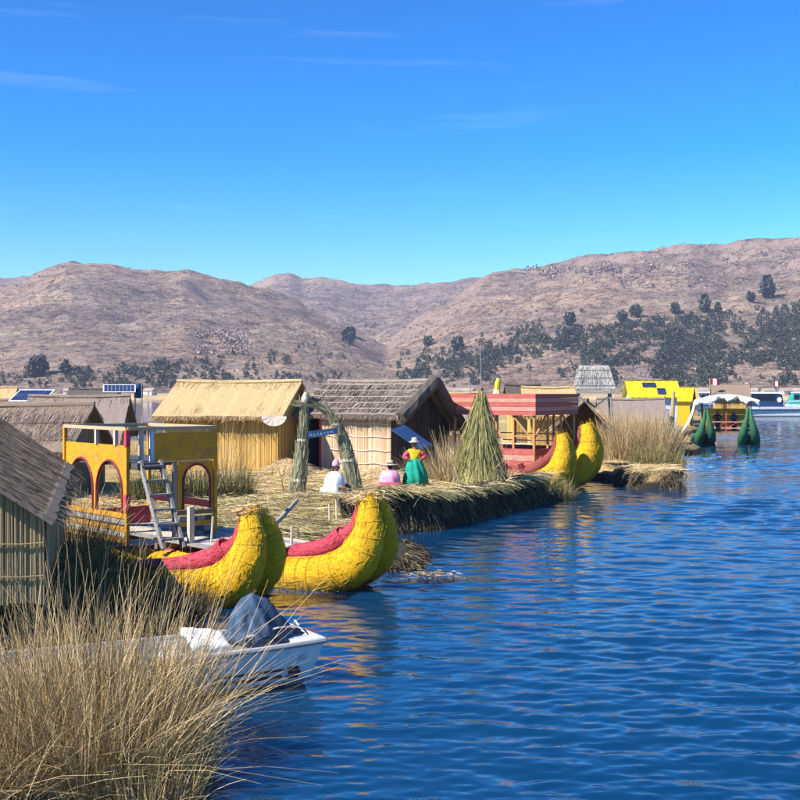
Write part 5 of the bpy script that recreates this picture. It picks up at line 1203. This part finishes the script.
MB().lathe([(0.42, 2.2), (0.30, 3.2), (0.2, 3.6)], 12, jit if False else (0, 0, 0), 0.06).build('reed_sheaf', MT['mat_pink'], gb)
MB().tube([(0, 0, -0.1), (0.02, 0, 2.3)], 0.09, 6).build('stand', MT['wood_grey'], gb)
MB().tube([(0, 0, 3.55), (0.03, 0, 4.0), (0.1, 0, 4.3)], [0.2, 0.16, 0.13], 9, jit=.12).build('figure_head', MT['lemon'], gb)

# --- reed arch with its blue board
ar = thing('reed_arch', 'tall arch of bound grey-green reeds with a blue board across', 'arch', (at(325, 391, 40).x, 40, 0.72))
def loc_at(px, py, d, o): return at(px, py, d) - Vector(o.location)
def bundle(parent, pts, rads, name, strands, smat, core):
    MB().tube(pts, rads, 12, jit=0.08).build(name, core, parent, True)
    P = [Vector(p) for p in pts]; b = []; dd = []
    for i in range(strands):
        f = random.random() ** 0.9 * (len(P) - 1.001); k = int(f); q = P[k].lerp(P[k + 1], f - k); r = lerp(rads[k], rads[k + 1], f - k); t_ = (P[k + 1] - P[k]).normalized()
        a = random.uniform(0, 6.28); s1 = t_.cross(Vector((0, 1, 0.01))).normalized(); s2 = t_.cross(s1); b.append(tuple(q + (s1 * math.cos(a) + s2 * math.sin(a)) * r * random.uniform(0.95, 1.1))); dd.append(tuple(t_ + Vector((random.uniform(-.1, .1), random.uniform(-.1, .1), 0))))
    V, Q = ribbons(b, dd, rng.uniform(0.25, 0.6, strands), rng.normal(0, 0.06, (strands, 3)), 0.022, 2); o = link('loose_reeds', np_mesh('loose_reeds', V, Q, smat, False), parent); o['kind'] = 'stuff'
MT['bundle_core'] = M_noise('grey_green_bundle', [(0.3, (0.14, 0.14, 0.08)), (0.6, (0.27, 0.26, 0.15)), (0.85, (0.40, 0.38, 0.25))], 6, (6, 6, 1), 0.85, 0.6, 0.03)
MT['bundle_straw'] = M_straw('grey_green_reeds', [(0, (0.15, 0.15, 0.08)), (0.5, (0.30, 0.29, 0.17)), (1, (0.50, 0.46, 0.33))])
lp = [loc_at(x, y, 40, ar) for x, y in ((296.5, 498), (299, 480), (301, 460), (302.5, 440), (304, 424), (303.5, 410), (305, 404))]
bundle(ar, lp, [0.29, 0.24, 0.20, 0.165, 0.13, 0.095, 0.08], 'left_bundle', 900, MT['bundle_straw'], MT['bundle_core'])
rp = [loc_at(x, y, 40 + k, ar) for x, y, k in ((357, 498, .3), (353, 480, .3), (348.5, 460, .3), (343, 440, .3), (336.5, 424, .25), (328, 412, .2), (316, 405, .1), (305, 404, 0))]
bundle(ar, rp, [0.27, 0.245, 0.22, 0.185, 0.14, 0.105, 0.08, 0.075], 'right_bundle', 1000, MT['bundle_straw'], MT['bundle_core'])
MB().tube([loc_at(304.5, 404, 40, ar), loc_at(306, 398, 40, ar), loc_at(305.5, 392, 40, ar)], [0.11, 0.13, 0.05], 9, jit=0.2).build('lit_tip', MT['tie_pale'], ar, True)  # pale colour paints the bundle tip as sunlit
for q, r in ((lp[1], 0.26), (lp[3], 0.185), (rp[2], 0.24), (rp[4], 0.16)):
    MB().tube([q + Vector((0, 0, -0.04)), q + Vector((0, 0, 0.04))], [r, r * 0.97], 12).build('binding', MT['tie_pale'], ar)
MT['letter'] = M_noise('faded_lettering', [(0.3, (0.07, 0.14, 0.27)), (0.7, (0.12, 0.21, 0.36))], 9)
bd = board4('blue_board', [loc_at(307.5, 438.5, 39.85, ar), loc_at(338, 433.5, 39.95, ar), loc_at(338, 427.5, 39.95, ar), loc_at(307.5, 431.5, 39.85, ar)], 0.05, MT['blue_paint'], ar)
for k in range(7):     # worn pale lettering strokes, too faded to read
    x = 311 + 3.4 * k; y = 435 - 0.65 * (x - 311) / 4 + (0.6 if k % 2 else 0)
    p = loc_at(x, y, 39.80, ar); MB().box(p, (0.045 if k % 3 else 0.08, 0.006, 0.09 if k % 2 else 0.06)).build('faded_letter', MT['letter'], bd)

# --- shock of reeds stacked as a cone
tp = thing('reed_cone', 'tall cone of cut green reeds stacked on the rim of the island', 'reed stack', (2.86, 42.6, 0.80))
MT['cone_core'] = M_noise('cut_reed_core', [(0.3, (0.16, 0.15, 0.05)), (0.6, (0.28, 0.25, 0.09)), (0.85, (0.42, 0.36, 0.16))], 5, (5, 5, 1), 0.9, 0.6, 0.04)
MB().lathe([(1.16, -0.2), (0.76, 0.5), (0.50, 1.2), (0.34, 2.0), (0.19, 2.73), (0.11, 3.2), (0.10, 3.4)], 22, (0.04, 0, 0), 0.14, 5).build('core', MT['cone_core'], tp, True)
n = 5200; a = rng.uniform(0, 2 * math.pi, n); f = rng.uniform(0, 1, n) ** 0.8
zt = 3.35 - 2.4 * f; r0 = np.interp(zt, [0, 0.5, 1.2, 2.0, 2.73, 3.2, 3.4], [1.10, 0.76, 0.50, 0.34, 0.19, 0.11, 0.10]) * (1 + 0.13 * np.sin(5 * a + 2.2 * zt) + 0.06 * np.sin(11 * a)) + rng.uniform(-0.03, 0.07, n)
b = np.stack([np.cos(a) * r0, np.sin(a) * r0, zt], 1); d_ = np.stack([np.cos(a) * 0.27, np.sin(a) * 0.27, np.full(n, -1.0)], 1) + rng.normal(0, 0.05, (n, 3))
V, Q = ribbons(b, d_, rng.uniform(0.7, 1.7, n), np.stack([np.cos(a) * .05, np.sin(a) * .05, np.zeros(n)], 1) + rng.normal(0, 0.035, (n, 3)), 0.012, 3, 0.3)
o = link('loose_reeds', np_mesh('loose_reeds', V, Q, MT['bundle_green'], False), tp); o['kind'] = 'stuff'
n = 420; a = rng.uniform(0, 6.283, n); rr0 = rng.uniform(0.5, 1.05, n); zz = np.interp(rr0, [0.12, 0.57, 0.84, 1.12], [3.2, 1.2, 0.5, 0.0])
V, Q = ribbons(np.stack([np.cos(a) * rr0, np.sin(a) * rr0, zz], 1), np.stack([np.cos(a) * rng.normal(0.3, 0.5, n), np.sin(a) * rng.normal(0.3, 0.5, n), rng.choice([-1.0, 0.8], n)], 1), rng.uniform(0.3, 0.9, n), rng.normal(0, 0.2, (n, 3)), 0.014, 3)
o = link('stray_reeds', np_mesh('stray_reeds', V, Q, MT['straw'], False), tp); o['kind'] = 'stuff'
MB().tube([(0, 0, 3.12), (0, 0, 3.5)], [0.12, 0.09], 10, jit=.1).build('top_binding', MT['wood_brown'], tp)
MB().tube([(-0.75, -0.85, 0.0), (-0.95, -0.75, 0.75)], 0.025, 6).build('prop_stick', MT['wood_grey'], tp)

# ================================================================== PEOPLE
pink = cloth('pink_wool', (0.72, 0.27, 0.46), (0.80, 0.40, 0.58)); white = cloth('pale_blue_white_cloth', (0.66, 0.72, 0.80), (0.78, 0.82, 0.86)); yellow = cloth('yellow_blouse', (0.66, 0.40, 0.01), (0.78, 0.55, 0.03)); green = cloth('teal_green_wool', (0.0, 0.22, 0.15), (0.01, 0.33, 0.23)); redc = cloth('red_pink_wool', (0.50, 0.05, 0.10), (0.62, 0.10, 0.15)); hatw = cloth('pale_felt', (0.40, 0.31, 0.25), (0.50, 0.41, 0.34)); brim_d = cloth('dark_hat_band', (0.03, 0.02, 0.02))
STAND = dict(pelvis=(0, 0, 0.86), belly=(0, 0, 1.02), chest=(0, 0, 1.20), neck=(0, 0, 1.36), head=(0, -0.01, 1.43), shL=(-0.17, 0, 1.27), elL=(-0.36, 0.02, 1.06), haL=(-0.20, -0.13, 0.98), shR=(0.17, 0, 1.27), elR=(0.37, 0.02, 1.07), haR=(0.22, -0.13, 1.0),
             hiL=(-0.1, 0, 0.80), knL=(-0.1, -0.01, 0.45), anL=(-0.1, 0.01, 0.08), toL=(-0.11, -0.12, 0.03), hiR=(0.1, 0, 0.80), knR=(0.1, -0.01, 0.45), anR=(0.1, 0.01, 0.08), toR=(0.11, -0.12, 0.03))
SIT = dict(pelvis=(0, 0, 0.12), belly=(0, -0.03, 0.28), chest=(0, -0.07, 0.47), neck=(0, -0.11, 0.60), head=(0, -0.15, 0.64), shL=(-0.17, -0.08, 0.54), elL=(-0.25, -0.15, 0.30), haL=(-0.10, -0.36, 0.27), shR=(0.17, -0.08, 0.54), elR=(0.25, -0.15, 0.30), haR=(0.10, -0.36, 0.27),
           hiL=(-0.1, -0.04, 0.12), knL=(-0.22, -0.42, 0.30), anL=(-0.12, -0.62, 0.06), toL=(-0.12, -0.72, 0.03), hiR=(0.1, -0.04, 0.12), knR=(0.22, -0.42, 0.30), anR=(0.12, -0.62, 0.06), toR=(0.12, -0.72, 0.03))
BOWL = lambda b: [(b, 0.0), (b * 0.98, 0.025), (0.105, 0.045), (0.10, 0.13), (0.07, 0.165), (0.01, 0.17)]
def sleeves(t, J, hd):
    for s in ('L', 'R'):
        me = skin_mesh([Vector(J['sh' + s]), Vector(J['el' + s]), Vector(J['el' + s]).lerp(Vector(J['ha' + s]), 0.85)], [(0, 1), (1, 2)], [0.115, 0.10, 0.065]); me.materials.clear(); me.materials.append(redc); link('sleeve', me, t)
    MB().lathe([(0.19, 0.0), (0.19, 0.012)], 20, hd + Vector((0, 0, 0.05))).build('hat_brim', hatw, t)
    MB().lathe([(0.108, 0.062), (0.104, 0.095)], 20, hd + Vector((0, 0, 0.0))).build('hat_band', brim_d, t)
wp = at(414.5, 391, 43.0)
w_ = person('woman in yellow blouse, red sleeves and teal skirt standing with hands on hips', (wp.x, 43.0, gz(wp.x, 43.0) - 0.02), R(6), STAND, ([(0.40, 0.10), (0.39, 0.36), (0.34, 0.62), (0.27, 0.82), (0.19, 0.98), (0.165, 1.0)], green, 0.085), yellow, (BOWL(0.19), hatw, (0, 0, 0.055)), sleeves)
w_.scale = (1.06, 1.06, 1.04)
def shawl(m):
    def f(t, J, hd):
        MB().lathe([(0.31, 0.02), (0.32, 0.16), (0.31, 0.32), (0.28, 0.46), (0.20, 0.57), (0.08, 0.63)], 28, (0, -0.10, 0), 0.04, 7, Matrix.Rotation(0, 3, 'X')).build('shawl', m, t, True)
    return f
pp = at(389.5, 391, 42.5)
p2 = person('person in a pink jumper and brown-banded hat sitting with their back turned', (pp.x, 42.5, gz(pp.x, 42.5)), R(172), SIT, ([(0.44, 0.0), (0.43, 0.10), (0.30, 0.2), (0.2, 0.24)], redc, 0.04), pink, (BOWL(0.23), hatw, (0, 0, 0.05)), lambda t, J, hd: (shawl(pink)(t, J, hd), MB().lathe([(0.112, 0.10), (0.108, 0.135)], 20, hd).build('hat_band', brim_d, t)))
p2.scale = (1.2, 1.2, 1.05)
wpp = at(331.5, 391, 39.0)
p3 = person('person in a pale blue-white cloak and pink pointed cap sitting under the arch', (wpp.x, 39.0, gz(wpp.x, 39.0)), R(70), SIT, ([(0.36, 0.0), (0.36, 0.12), (0.30, 0.24), (0.2, 0.28)], white, 0.05), white, ([(0.105, 0.0), (0.11, 0.05), (0.10, 0.10), (0.06, 0.15), (0.015, 0.18)], pink, (0, 0.01, 0.02)), shawl(white))
p3.scale = (1.12, 1.12, 1.36)
gcol = cloth('dark_jacket', (0.03, 0.035, 0.05)); bcol = cloth('blue_jacket', (0.05, 0.09, 0.2)); rcol = cloth('red_jacket', (0.5, 0.02, 0.04))
dk = 0.98
def on_cat3(a, l): 
    m = Matrix.Rotation(RZ3, 3, 'Z') @ Vector((a, l, 0)); return (CAT3[0] + m.x, CAT3[1] + m.y, dk)
LEGS = ([(0.20, 0.05), (0.19, 0.4), (0.2, 0.8), (0.19, 0.95)], gcol, 0.02)
person('person in a dark jacket standing under the white awning', on_cat3(-3.0, 0.9), R(-20), STAND, LEGS, gcol, None, None, 'people on the green-prowed boat')
person('person in a blue jacket standing under the white awning', on_cat3(-3.4, 2.2), R(15), STAND, LEGS, bcol, (BOWL(0.15), hatw, (0, 0, 0.05)), None, 'people on the green-prowed boat')
person('person in a red jacket at the outer rail of the green-prowed boat', on_cat3(-2.0, 3.25), R(30), STAND, LEGS, rcol, None, None, 'people on the green-prowed boat')

# ================================================================== REEDS AND STRAW
def clump(name, label, cat, spots, n, h, mat, lean=0.25, bend=0.35, w=0.012, segs=4, wind=(0, 0)):
    """spots: list of (x, y, z, radius x, radius y, weight)"""
    ws = np.array([s[5] for s in spots], float); k = rng.choice(len(spots), n, p=ws / ws.sum()); S = np.array([s[:5] for s in spots])[k]
    a = rng.uniform(0, 2 * math.pi, n); r = np.sqrt(rng.uniform(0, 1, n))
    ox, oy = np.cos(a) * r, np.sin(a) * r
    b = np.stack([S[:, 0] + ox * S[:, 3], S[:, 1] + oy * S[:, 4], S[:, 2] - 0.15 + 0 * ox], 1)
    d = np.stack([ox * lean + rng.normal(0, lean * 0.7, n) + wind[0], oy * lean + rng.normal(0, lean * 0.7, n) + wind[1], np.ones(n)], 1)
    L = rng.uniform(h[0], h[1], n) * (1 - 0.35 * r * r)
    br = np.abs(rng.normal(0, bend, n))[:, None] * unit(np.stack([ox + rng.normal(0, 0.7, n) + wind[0], oy + rng.normal(0, 0.7, n) + wind[1], -0.55 * np.ones(n)], 1))
    V, Q = ribbons(b, d, L, br, rng.uniform(0.7, 1.3, n) * w, segs, 0.8)
    o = link(name, np_mesh(name, V, Q, mat, False)); tag(o, label, cat, None, 'stuff'); return o
MT['reed_dark'] = M_straw('shade_dark_reeds', [(0, (0.012, 0.011, 0.009)), (0.5, (0.03, 0.027, 0.018)), (0.9, (0.07, 0.06, 0.035)), (1, (0.25, 0.19, 0.10))])  # reeds coloured almost black to stand in for the shade over them
# near clump in the foreground
clump('reed_clump', 'big clump of dry golden reeds standing in the shallows before the skiff', 'reeds', [(-3.25, 13.2, 0.0, 0.9, 1.2, 3.2), (-3.9, 13.4, 0.0, 0.8, 1.0, 1.0)], 9000, (0.5, 2.45), MT['reed'], 0.24, 0.45, 0.0115, 4)
clump('reed_clump', 'lower thick dry reeds standing left of the big golden clump', 'reeds', [(-4.4, 12.8, 0.0, 1.0, 1.2, 2.6), (-5.5, 13.0, 0, 0.8, 1.0, 1.1)], 7000, (0.4, 1.9), MT['reed'], 0.28, 0.5, 0.0115, 4)
clump('reed_clump', 'low bent dry reeds at the water edge under the skiff stern', 'reeds', [(-2.55, 12.6, 0.0, 0.5, 0.8, 1.0)], 1700, (0.4, 1.1), MT['reed'], 0.16, 0.36, 0.014, 5)
clump('reed_clump', 'tall thin reed stalks rising above the big golden clump', 'reeds', [(-3.5, 13.8, 0.0, 1.2, 0.8, 2.0), (-4.6, 13.8, 0.0, 0.9, 0.8, 0.7), (-2.6, 13.6, 0, 0.5, 0.5, 0.35)], 480, (2.1, 3.2), MT['reed_tan'], 0.24, 0.18, 0.014, 5)
clump('reed_clump', 'dark reeds between the weathered hut and the yellow cabin boat', 'reeds', [(-5.6, 21.6, 0.6, 0.6, 1.6, 1.0), (-6.2, 24.2, 0.5, 0.7, 1.0, 1.0), (-5.2, 19.6, 0.6, 0.5, 1.0, 0.8)], 1700, (0.8, 1.7), MT['reed_green'], 0.2, 0.3, 0.014, 3)
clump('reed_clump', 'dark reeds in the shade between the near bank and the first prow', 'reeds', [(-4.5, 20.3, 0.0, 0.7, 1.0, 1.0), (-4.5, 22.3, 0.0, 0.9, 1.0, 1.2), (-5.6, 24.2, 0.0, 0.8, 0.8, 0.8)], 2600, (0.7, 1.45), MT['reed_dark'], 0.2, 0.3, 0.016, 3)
clump('reed_clump', 'pale dry reeds leaning against the arched cabin wall', 'reeds', [(-7.3, 26.6, 0.5, 0.6, 0.6, 1.0), (-6.7, 25.6, 0.4, 0.5, 0.5, 0.6)], 620, (1.2, 2.3), MT['reed_tan'], 0.3, 0.3, 0.016, 3)
clump('reed_clump', 'dark green standing reeds behind the arched cabin', 'reeds', [(-6.6, 38.6, 0.6, 0.8, 0.8, 1.0), (-7.9, 38.0, 0.6, 0.9, 0.8, 1.0), (-5.3, 39.4, 0.6, 0.5, 0.6, 0.5)], 2300, (0.9, 1.75), MT['reed_green'], 0.12, 0.2, 0.022, 3)
clump('reed_clump', 'sparse pale reeds before the golden hut wall', 'reeds', [(-6.6, 44.5, 0.7, 0.8, 0.7, 1.0)], 130, (1.6, 3.0), MT['reed_tan'], 0.15, 0.15, 0.02, 3)
clump('reed_clump', 'wide tan reed bed on the end of the island spit', 'reeds', [(10.9, 59.0, 0.55, 1.1, 1.6, 1.3), (12.3, 59.0, 0.5, 0.9, 1.8, 1.3), (13.2, 60.5, 0.3, 0.7, 1.8, 1.2), (11.4, 63.0, 0.6, 1.6, 1.5, 1.2)], 7000, (1.9, 3.4), MT['reed_tan'], 0.14, 0.2, 0.026, 3)
clump('reed_clump', 'green-based reeds at the tip of the island spit', 'reeds', [(11.7, 55.8, 0.45, 0.9, 0.9, 1.0), (12.6, 56.2, 0.3, 0.6, 0.9, 0.8)], 1700, (0.9, 1.9), MT['reed_olive'], 0.16, 0.2, 0.026, 3)
clump('reed_clump', 'green grass tuft beside the first shaded yellow prow', 'reeds', [(6.25, 46.6, 0.1, 0.5, 0.6, 1.0), (5.5, 45.6, 0.5, 0.5, 0.5, 0.5)], 620, (0.5, 1.25), MT['reed_olive'], 0.3, 0.3, 0.018, 3)
clump('reed_clump', 'dry brown reeds heaped below the shaded gable', 'reeds', [(1.4, 46.4, 0.7, 0.9, 0.8, 1.0), (2.2, 47.2, 0.7, 0.7, 0.7, 0.7)], 1300, (0.8, 2.1), MT['straw_green'], 0.35, 0.3, 0.02, 3)
clump('reed_clump', 'dry reeds behind the green reed cone', 'reeds', [(1.9, 44.6, 0.8, 0.5, 0.5, 1.0)], 420, (1.2, 2.6), MT['reed_tan'], 0.25, 0.2, 0.02, 3)
clump('reed_clump', 'far line of tan reeds beside the grey low hut', 'reeds', [(13.0, 78.6, 0.5, 1.2, 0.6, 1.0), (16.5, 79.2, 0.5, 2.0, 0.7, 1.4)], 1500, (1.3, 2.5), MT['reed_tan'], 0.15, 0.2, 0.03, 3)
clump('reed_clump', 'brown reeds at the water gap beside the golden hut', 'reeds', [(-11.6, 53.5, 0.6, 1.2, 0.8, 1.0)], 600, (1.0, 2.0), MT['reed_tan'], 0.15, 0.2, 0.025, 3)

def scatter(name, label, cat, xr, yr, n, mat, Lr=(0.35, 1.0), w=0.022, poly=ISL, edge=0.25, lift=0.05, bias=None):
    x = rng.uniform(*xr, n); y = rng.uniform(*yr, n); s = sdist(x, y, poly); k = s > edge
    if bias is not None: k &= rng.uniform(0, 1, n) < bias(x, y)
    x, y = x[k], y[k]; n = len(x); z = island_top(x, y) + rng.uniform(0.03, lift + 0.03, n)
    a = rng.uniform(0, 6.28, n); d = np.stack([np.cos(a), np.sin(a) * 0.6, rng.normal(0.04, 0.12, n)], 1)
    V, Q = ribbons(np.stack([x, y, z], 1), d, rng.uniform(*Lr, n), np.array([0, 0, -0.08]), w, 2, 0.5)
    o = link(name, np_mesh(name, V, Q, mat, False)); tag(o, label, cat, None, 'stuff'); return o
scatter('loose_straw', 'loose yellow straw strewn over the trodden island', 'straw', (-10, 9), (34, 56), 34000, MT['straw'], (0.25, 0.75), 0.015, lift=0.08)
scatter('loose_straw', 'grey-green cut reeds lying on the low shelf behind the prows', 'straw', (-7, 1.2), (28, 38), 16000, MT['straw_green'], (0.3, 1.0), 0.014, lift=0.08)
scatter('loose_straw', 'pale straw covering the island spit', 'straw', (9.5, 13), (51, 58), 4200, MT['straw'], (0.25, 0.7), 0.016, lift=0.06)
scatter('loose_straw', 'old straw lying round the weathered near hut', 'straw', (-9, -4.6), (20.3, 26), 1800, MT['straw_green'], (0.3, 0.8), 0.016)
# straw of the rim and the dark rotted fringe hanging down the bank
def fringe(name, label, pts, n, mat, Lr, top, outward=0.5, w=0.022, soft=0.75, along=0.0, lo=0.05):
    """stalks lying down the sloping side of an island whose shore runs along pts"""
    P = np.array(pts, float); seg = np.linalg.norm(np.diff(P, axis=0), axis=1); cum = np.concatenate([[0], np.cumsum(seg)])
    u = rng.uniform(0, cum[-1], n); x = np.interp(u, cum, P[:, 0]); y = np.interp(u, cum, P[:, 1])
    i = np.clip(np.searchsorted(cum, u) - 1, 0, len(seg) - 1); t = np.diff(P, axis=0)[i] / seg[i][:, None]; nn = np.stack([t[:, 1], -t[:, 0]], 1)
    ins = rng.uniform(lo, soft * 0.95, n); zz = np.maximum(0.03, top * sm(-0.02, soft, ins)) + rng.uniform(0.0, 0.07, n)
    b = np.stack([x - nn[:, 0] * ins, y - nn[:, 1] * ins, zz], 1); al = rng.normal(0, 0.35 + along, n)
    d = np.stack([nn[:, 0] * outward + t[:, 0] * al, nn[:, 1] * outward + t[:, 1] * al, -top * np.ones(n)], 1) + rng.normal(0, 0.10, (n, 3))
    V, Q = ribbons(b, d, rng.uniform(*Lr, n), np.concatenate([nn * 0.05, np.full((n, 1), -0.15)], 1), w, 2, 0.4)
    o = link(name, np_mesh(name, V, Q, mat, False)); tag(o, label, 'straw', None, 'stuff'); return o
BANK = [(-1.25, 33.6), (-0.45, 34.85), (1.25, 36.25), (3.4, 40.4), (6.15, 45.9)]
fringe('bank_straw', 'black rotted reeds hanging down the side of the island bank', BANK, 9000, MT['bank_straw'], (0.15, 0.5), 1.12)
fringe('bank_straw', 'dark rotted reeds on the cut edge of the spit', [(9.65, 55.0), (9.8, 51.5), (12.2, 51.0), (12.85, 55.8), (13.4, 62)], 5200, MT['bank_straw'], (0.12, 0.35), 0.62, soft=0.6)
fringe('bank_straw', 'dark wet reeds on the low raft behind the second prow', [(-0.2, 27.8), (0.45, 28.3), (0.7, 30.2), (0.5, 32.3)], 1500, MT['bank_straw'], (0.12, 0.4), 0.2, 0.9, along=0.8, soft=0.5)
fringe('bank_straw', 'dark rotted bank below the weathered near hut', [(-12, 17.95), (-9, 17.95), (-4.95, 18.0), (-4.75, 20.5), (-6.7, 25.6)], 4600, MT['bank_straw'], (0.2, 0.5), 1.0, 0.5, 0.016)
RIMP = [(-1.2, 35.2), (-0.4, 35.5), (1.3, 36.8), (3.6, 40.4), (5.8, 45.1)]
n = 11000; P = np.array(RIMP); seg = np.linalg.norm(np.diff(P, axis=0), axis=1); cum = np.concatenate([[0], np.cumsum(seg)]); u = rng.uniform(0, cum[-1], n)
x = np.interp(u, cum, P[:, 0]) - rng.normal(0.15, 0.45, n); y = np.interp(u, cum, P[:, 1]) + rng.normal(0.1, 0.4, n); k = sdist(x, y, ISL) > 0.36; x, y = x[k], y[k]; n = len(x)
z = island_top(x, y) + rng.uniform(0.0, 0.09, n); a = rng.normal(0.9, 0.7, n)
V, Q = ribbons(np.stack([x, y, z], 1), np.stack([np.cos(a), np.sin(a), rng.normal(0, .1, n)], 1), rng.uniform(0.25, 0.75, n), (0.05, -0.03, -0.28), 0.016, 3, 0.5)
tag(link('rim_straw', np_mesh('rim_straw', V, Q, MT['straw_green'], False)), 'grey-tan straw packed along the plump rim of the island', 'straw', None, 'stuff')
def heap(label, c, r, h, n, mat, core):
    t = thing('straw_heap', label, 'straw heap', c, 0, 'straw heaps')
    MB().lathe([(r, -0.1), (r * 0.85, h * 0.35), (r * 0.5, h * 0.75), (r * 0.1, h)], 18, (0, 0, 0), 0.1, 4).build('heap_core', core, t, True)
    a = rng.uniform(0, 6.28, n); f = np.sqrt(rng.uniform(0, 1, n)); zz = h * (1 - f ** 1.4) + 0.03
    V, Q = ribbons(np.stack([np.cos(a) * r * f, np.sin(a) * r * f, zz], 1), np.stack([np.cos(a) + rng.normal(0, .8, n), np.sin(a) + rng.normal(0, .8, n), rng.normal(-.3, .3, n)], 1), rng.uniform(0.3, 0.7, n), (0, 0, -0.1), 0.022, 2)
    o = link('loose_straw', np_mesh('loose_straw', V, Q, mat, False), t); o['kind'] = 'stuff'
heap('golden straw heap beside the door of the grey hut', (-4.5, 48.3, 0.72), 1.1, 0.75, 1100, MT['straw_gold'], MT['th_gold'])
heap('low straw heap before the golden hut wall', (-6.6, 47.2, 0.70), 1.0, 0.42, 700, MT['straw'], MT['th_gold'])
heap('straw swept against the wall behind the pink-clad person', (-0.8, 47.8, 0.72), 1.2, 0.4, 700, MT['straw_gold'], MT['th_gold'])
for i, (px, py, h, lab) in enumerate(((330, 510, 0.55, 'thin pale stake in the low straw shelf, the shorter of a pair'), (337, 508, 0.62, 'thin pale stake in the low straw shelf, the taller of a pair'), (299, 525, 0.3, 'short dark stake poking out of the straw between the two prows'), (286, 488, 0.75, 'slanting dark stick in the straw beside the foot of the reed arch'))):
    p = onz(px, py + 14, 0.5); tag(MB().tube([p + Vector((0, 0, -0.2)), p + Vector((-0.03 if i < 3 else -0.15, 0, h))], [0.028, 0.02], 6).build('stake', MT['tie_pale'] if i < 2 else MT['wood_brown']), lab, 'stake', 'stakes in the straw')
# scraps of straw floating by the second prow
n = 150; x = rng.normal(0.7, 0.35, n); y = rng.normal(27.2, 0.45, n); a = rng.uniform(0, 6.28, n)
V, Q = ribbons(np.stack([x, y, rng.uniform(0.012, 0.05, n)], 1), np.stack([np.cos(a), np.sin(a), 0 * a], 1), rng.uniform(0.06, 0.28, n), (0, 0, 0), 0.02, 1)
tag(link('floating_scraps', np_mesh('floating_scraps', V, Q, MT['reed_tan'], False)), 'brown straw scraps floating by the second yellow prow', 'straw', None, 'stuff')

# tiny houses along the far shore
MT['far_wall'] = M_noise('pale_adobe', [(0.3, (0.42, 0.36, 0.30)), (0.7, (0.58, 0.52, 0.45))], 0.6)
MT['far_roof'] = M_noise('rusty_tin', [(0.3, (0.24, 0.17, 0.13)), (0.7, (0.36, 0.30, 0.26))], 0.6)
hw_ = MB().box((0, 0, 1.2), (6, 4.4, 2.4)).mesh('wall', MT['far_wall']); hr_ = prism(MB(), [(-2.7, 2.41), (2.7, 2.41), (0, 3.9)], -3.3, 3.3).mesh('roof', MT['far_roof']); hd_ = MB().box((0.8, -2.22, 1.0), (1.0, 0.08, 2.0)).mesh('door', MT['wood_brown'])
for i, (px, d) in enumerate(((70, 640), (96, 652), (150, 645), (446, 630), (458, 650), (468, 636), (548, 640), (566, 655), (702, 640), (724, 650), (752, 636), (768, 655), (786, 642), (797, 650))):
    p = at(px, 391, d); h = thing('shore_house', 'tiny pale house with a brown roof on the far reed shore', 'house', (p.x, d, 1.9), 0.5 * math.sin(i * 2.3), 'tiny houses on the far shore')
    link('wall', hw_, h); link('roof', hr_, h); link('door', hd_, h)
# ------------------------------------------------------------------ air between here and the mountains
hb = MB().box((200, 1560, 153), (7600, 3400, 314)).build('haze', None)
hm = bpy.data.materials.new('haze_air'); hm.use_nodes = True; nt = hm.node_tree
for n_ in list(nt.nodes): nt.nodes.remove(n_)
ho = nt.nodes.new('ShaderNodeOutputMaterial'); pv = nt.nodes.new('ShaderNodeVolumePrincipled')
pv.inputs['Color'].default_value = (0.60, 0.68, 1.0, 1); pv.inputs['Density'].default_value = 0.00012; pv.inputs['Anisotropy'].default_value = 0.0
nt.links.new(pv.outputs[0], ho.inputs['Volume']); hb.data.materials.append(hm)
tag(hb, 'thin bluish air over the lake', None, None, 'stuff')
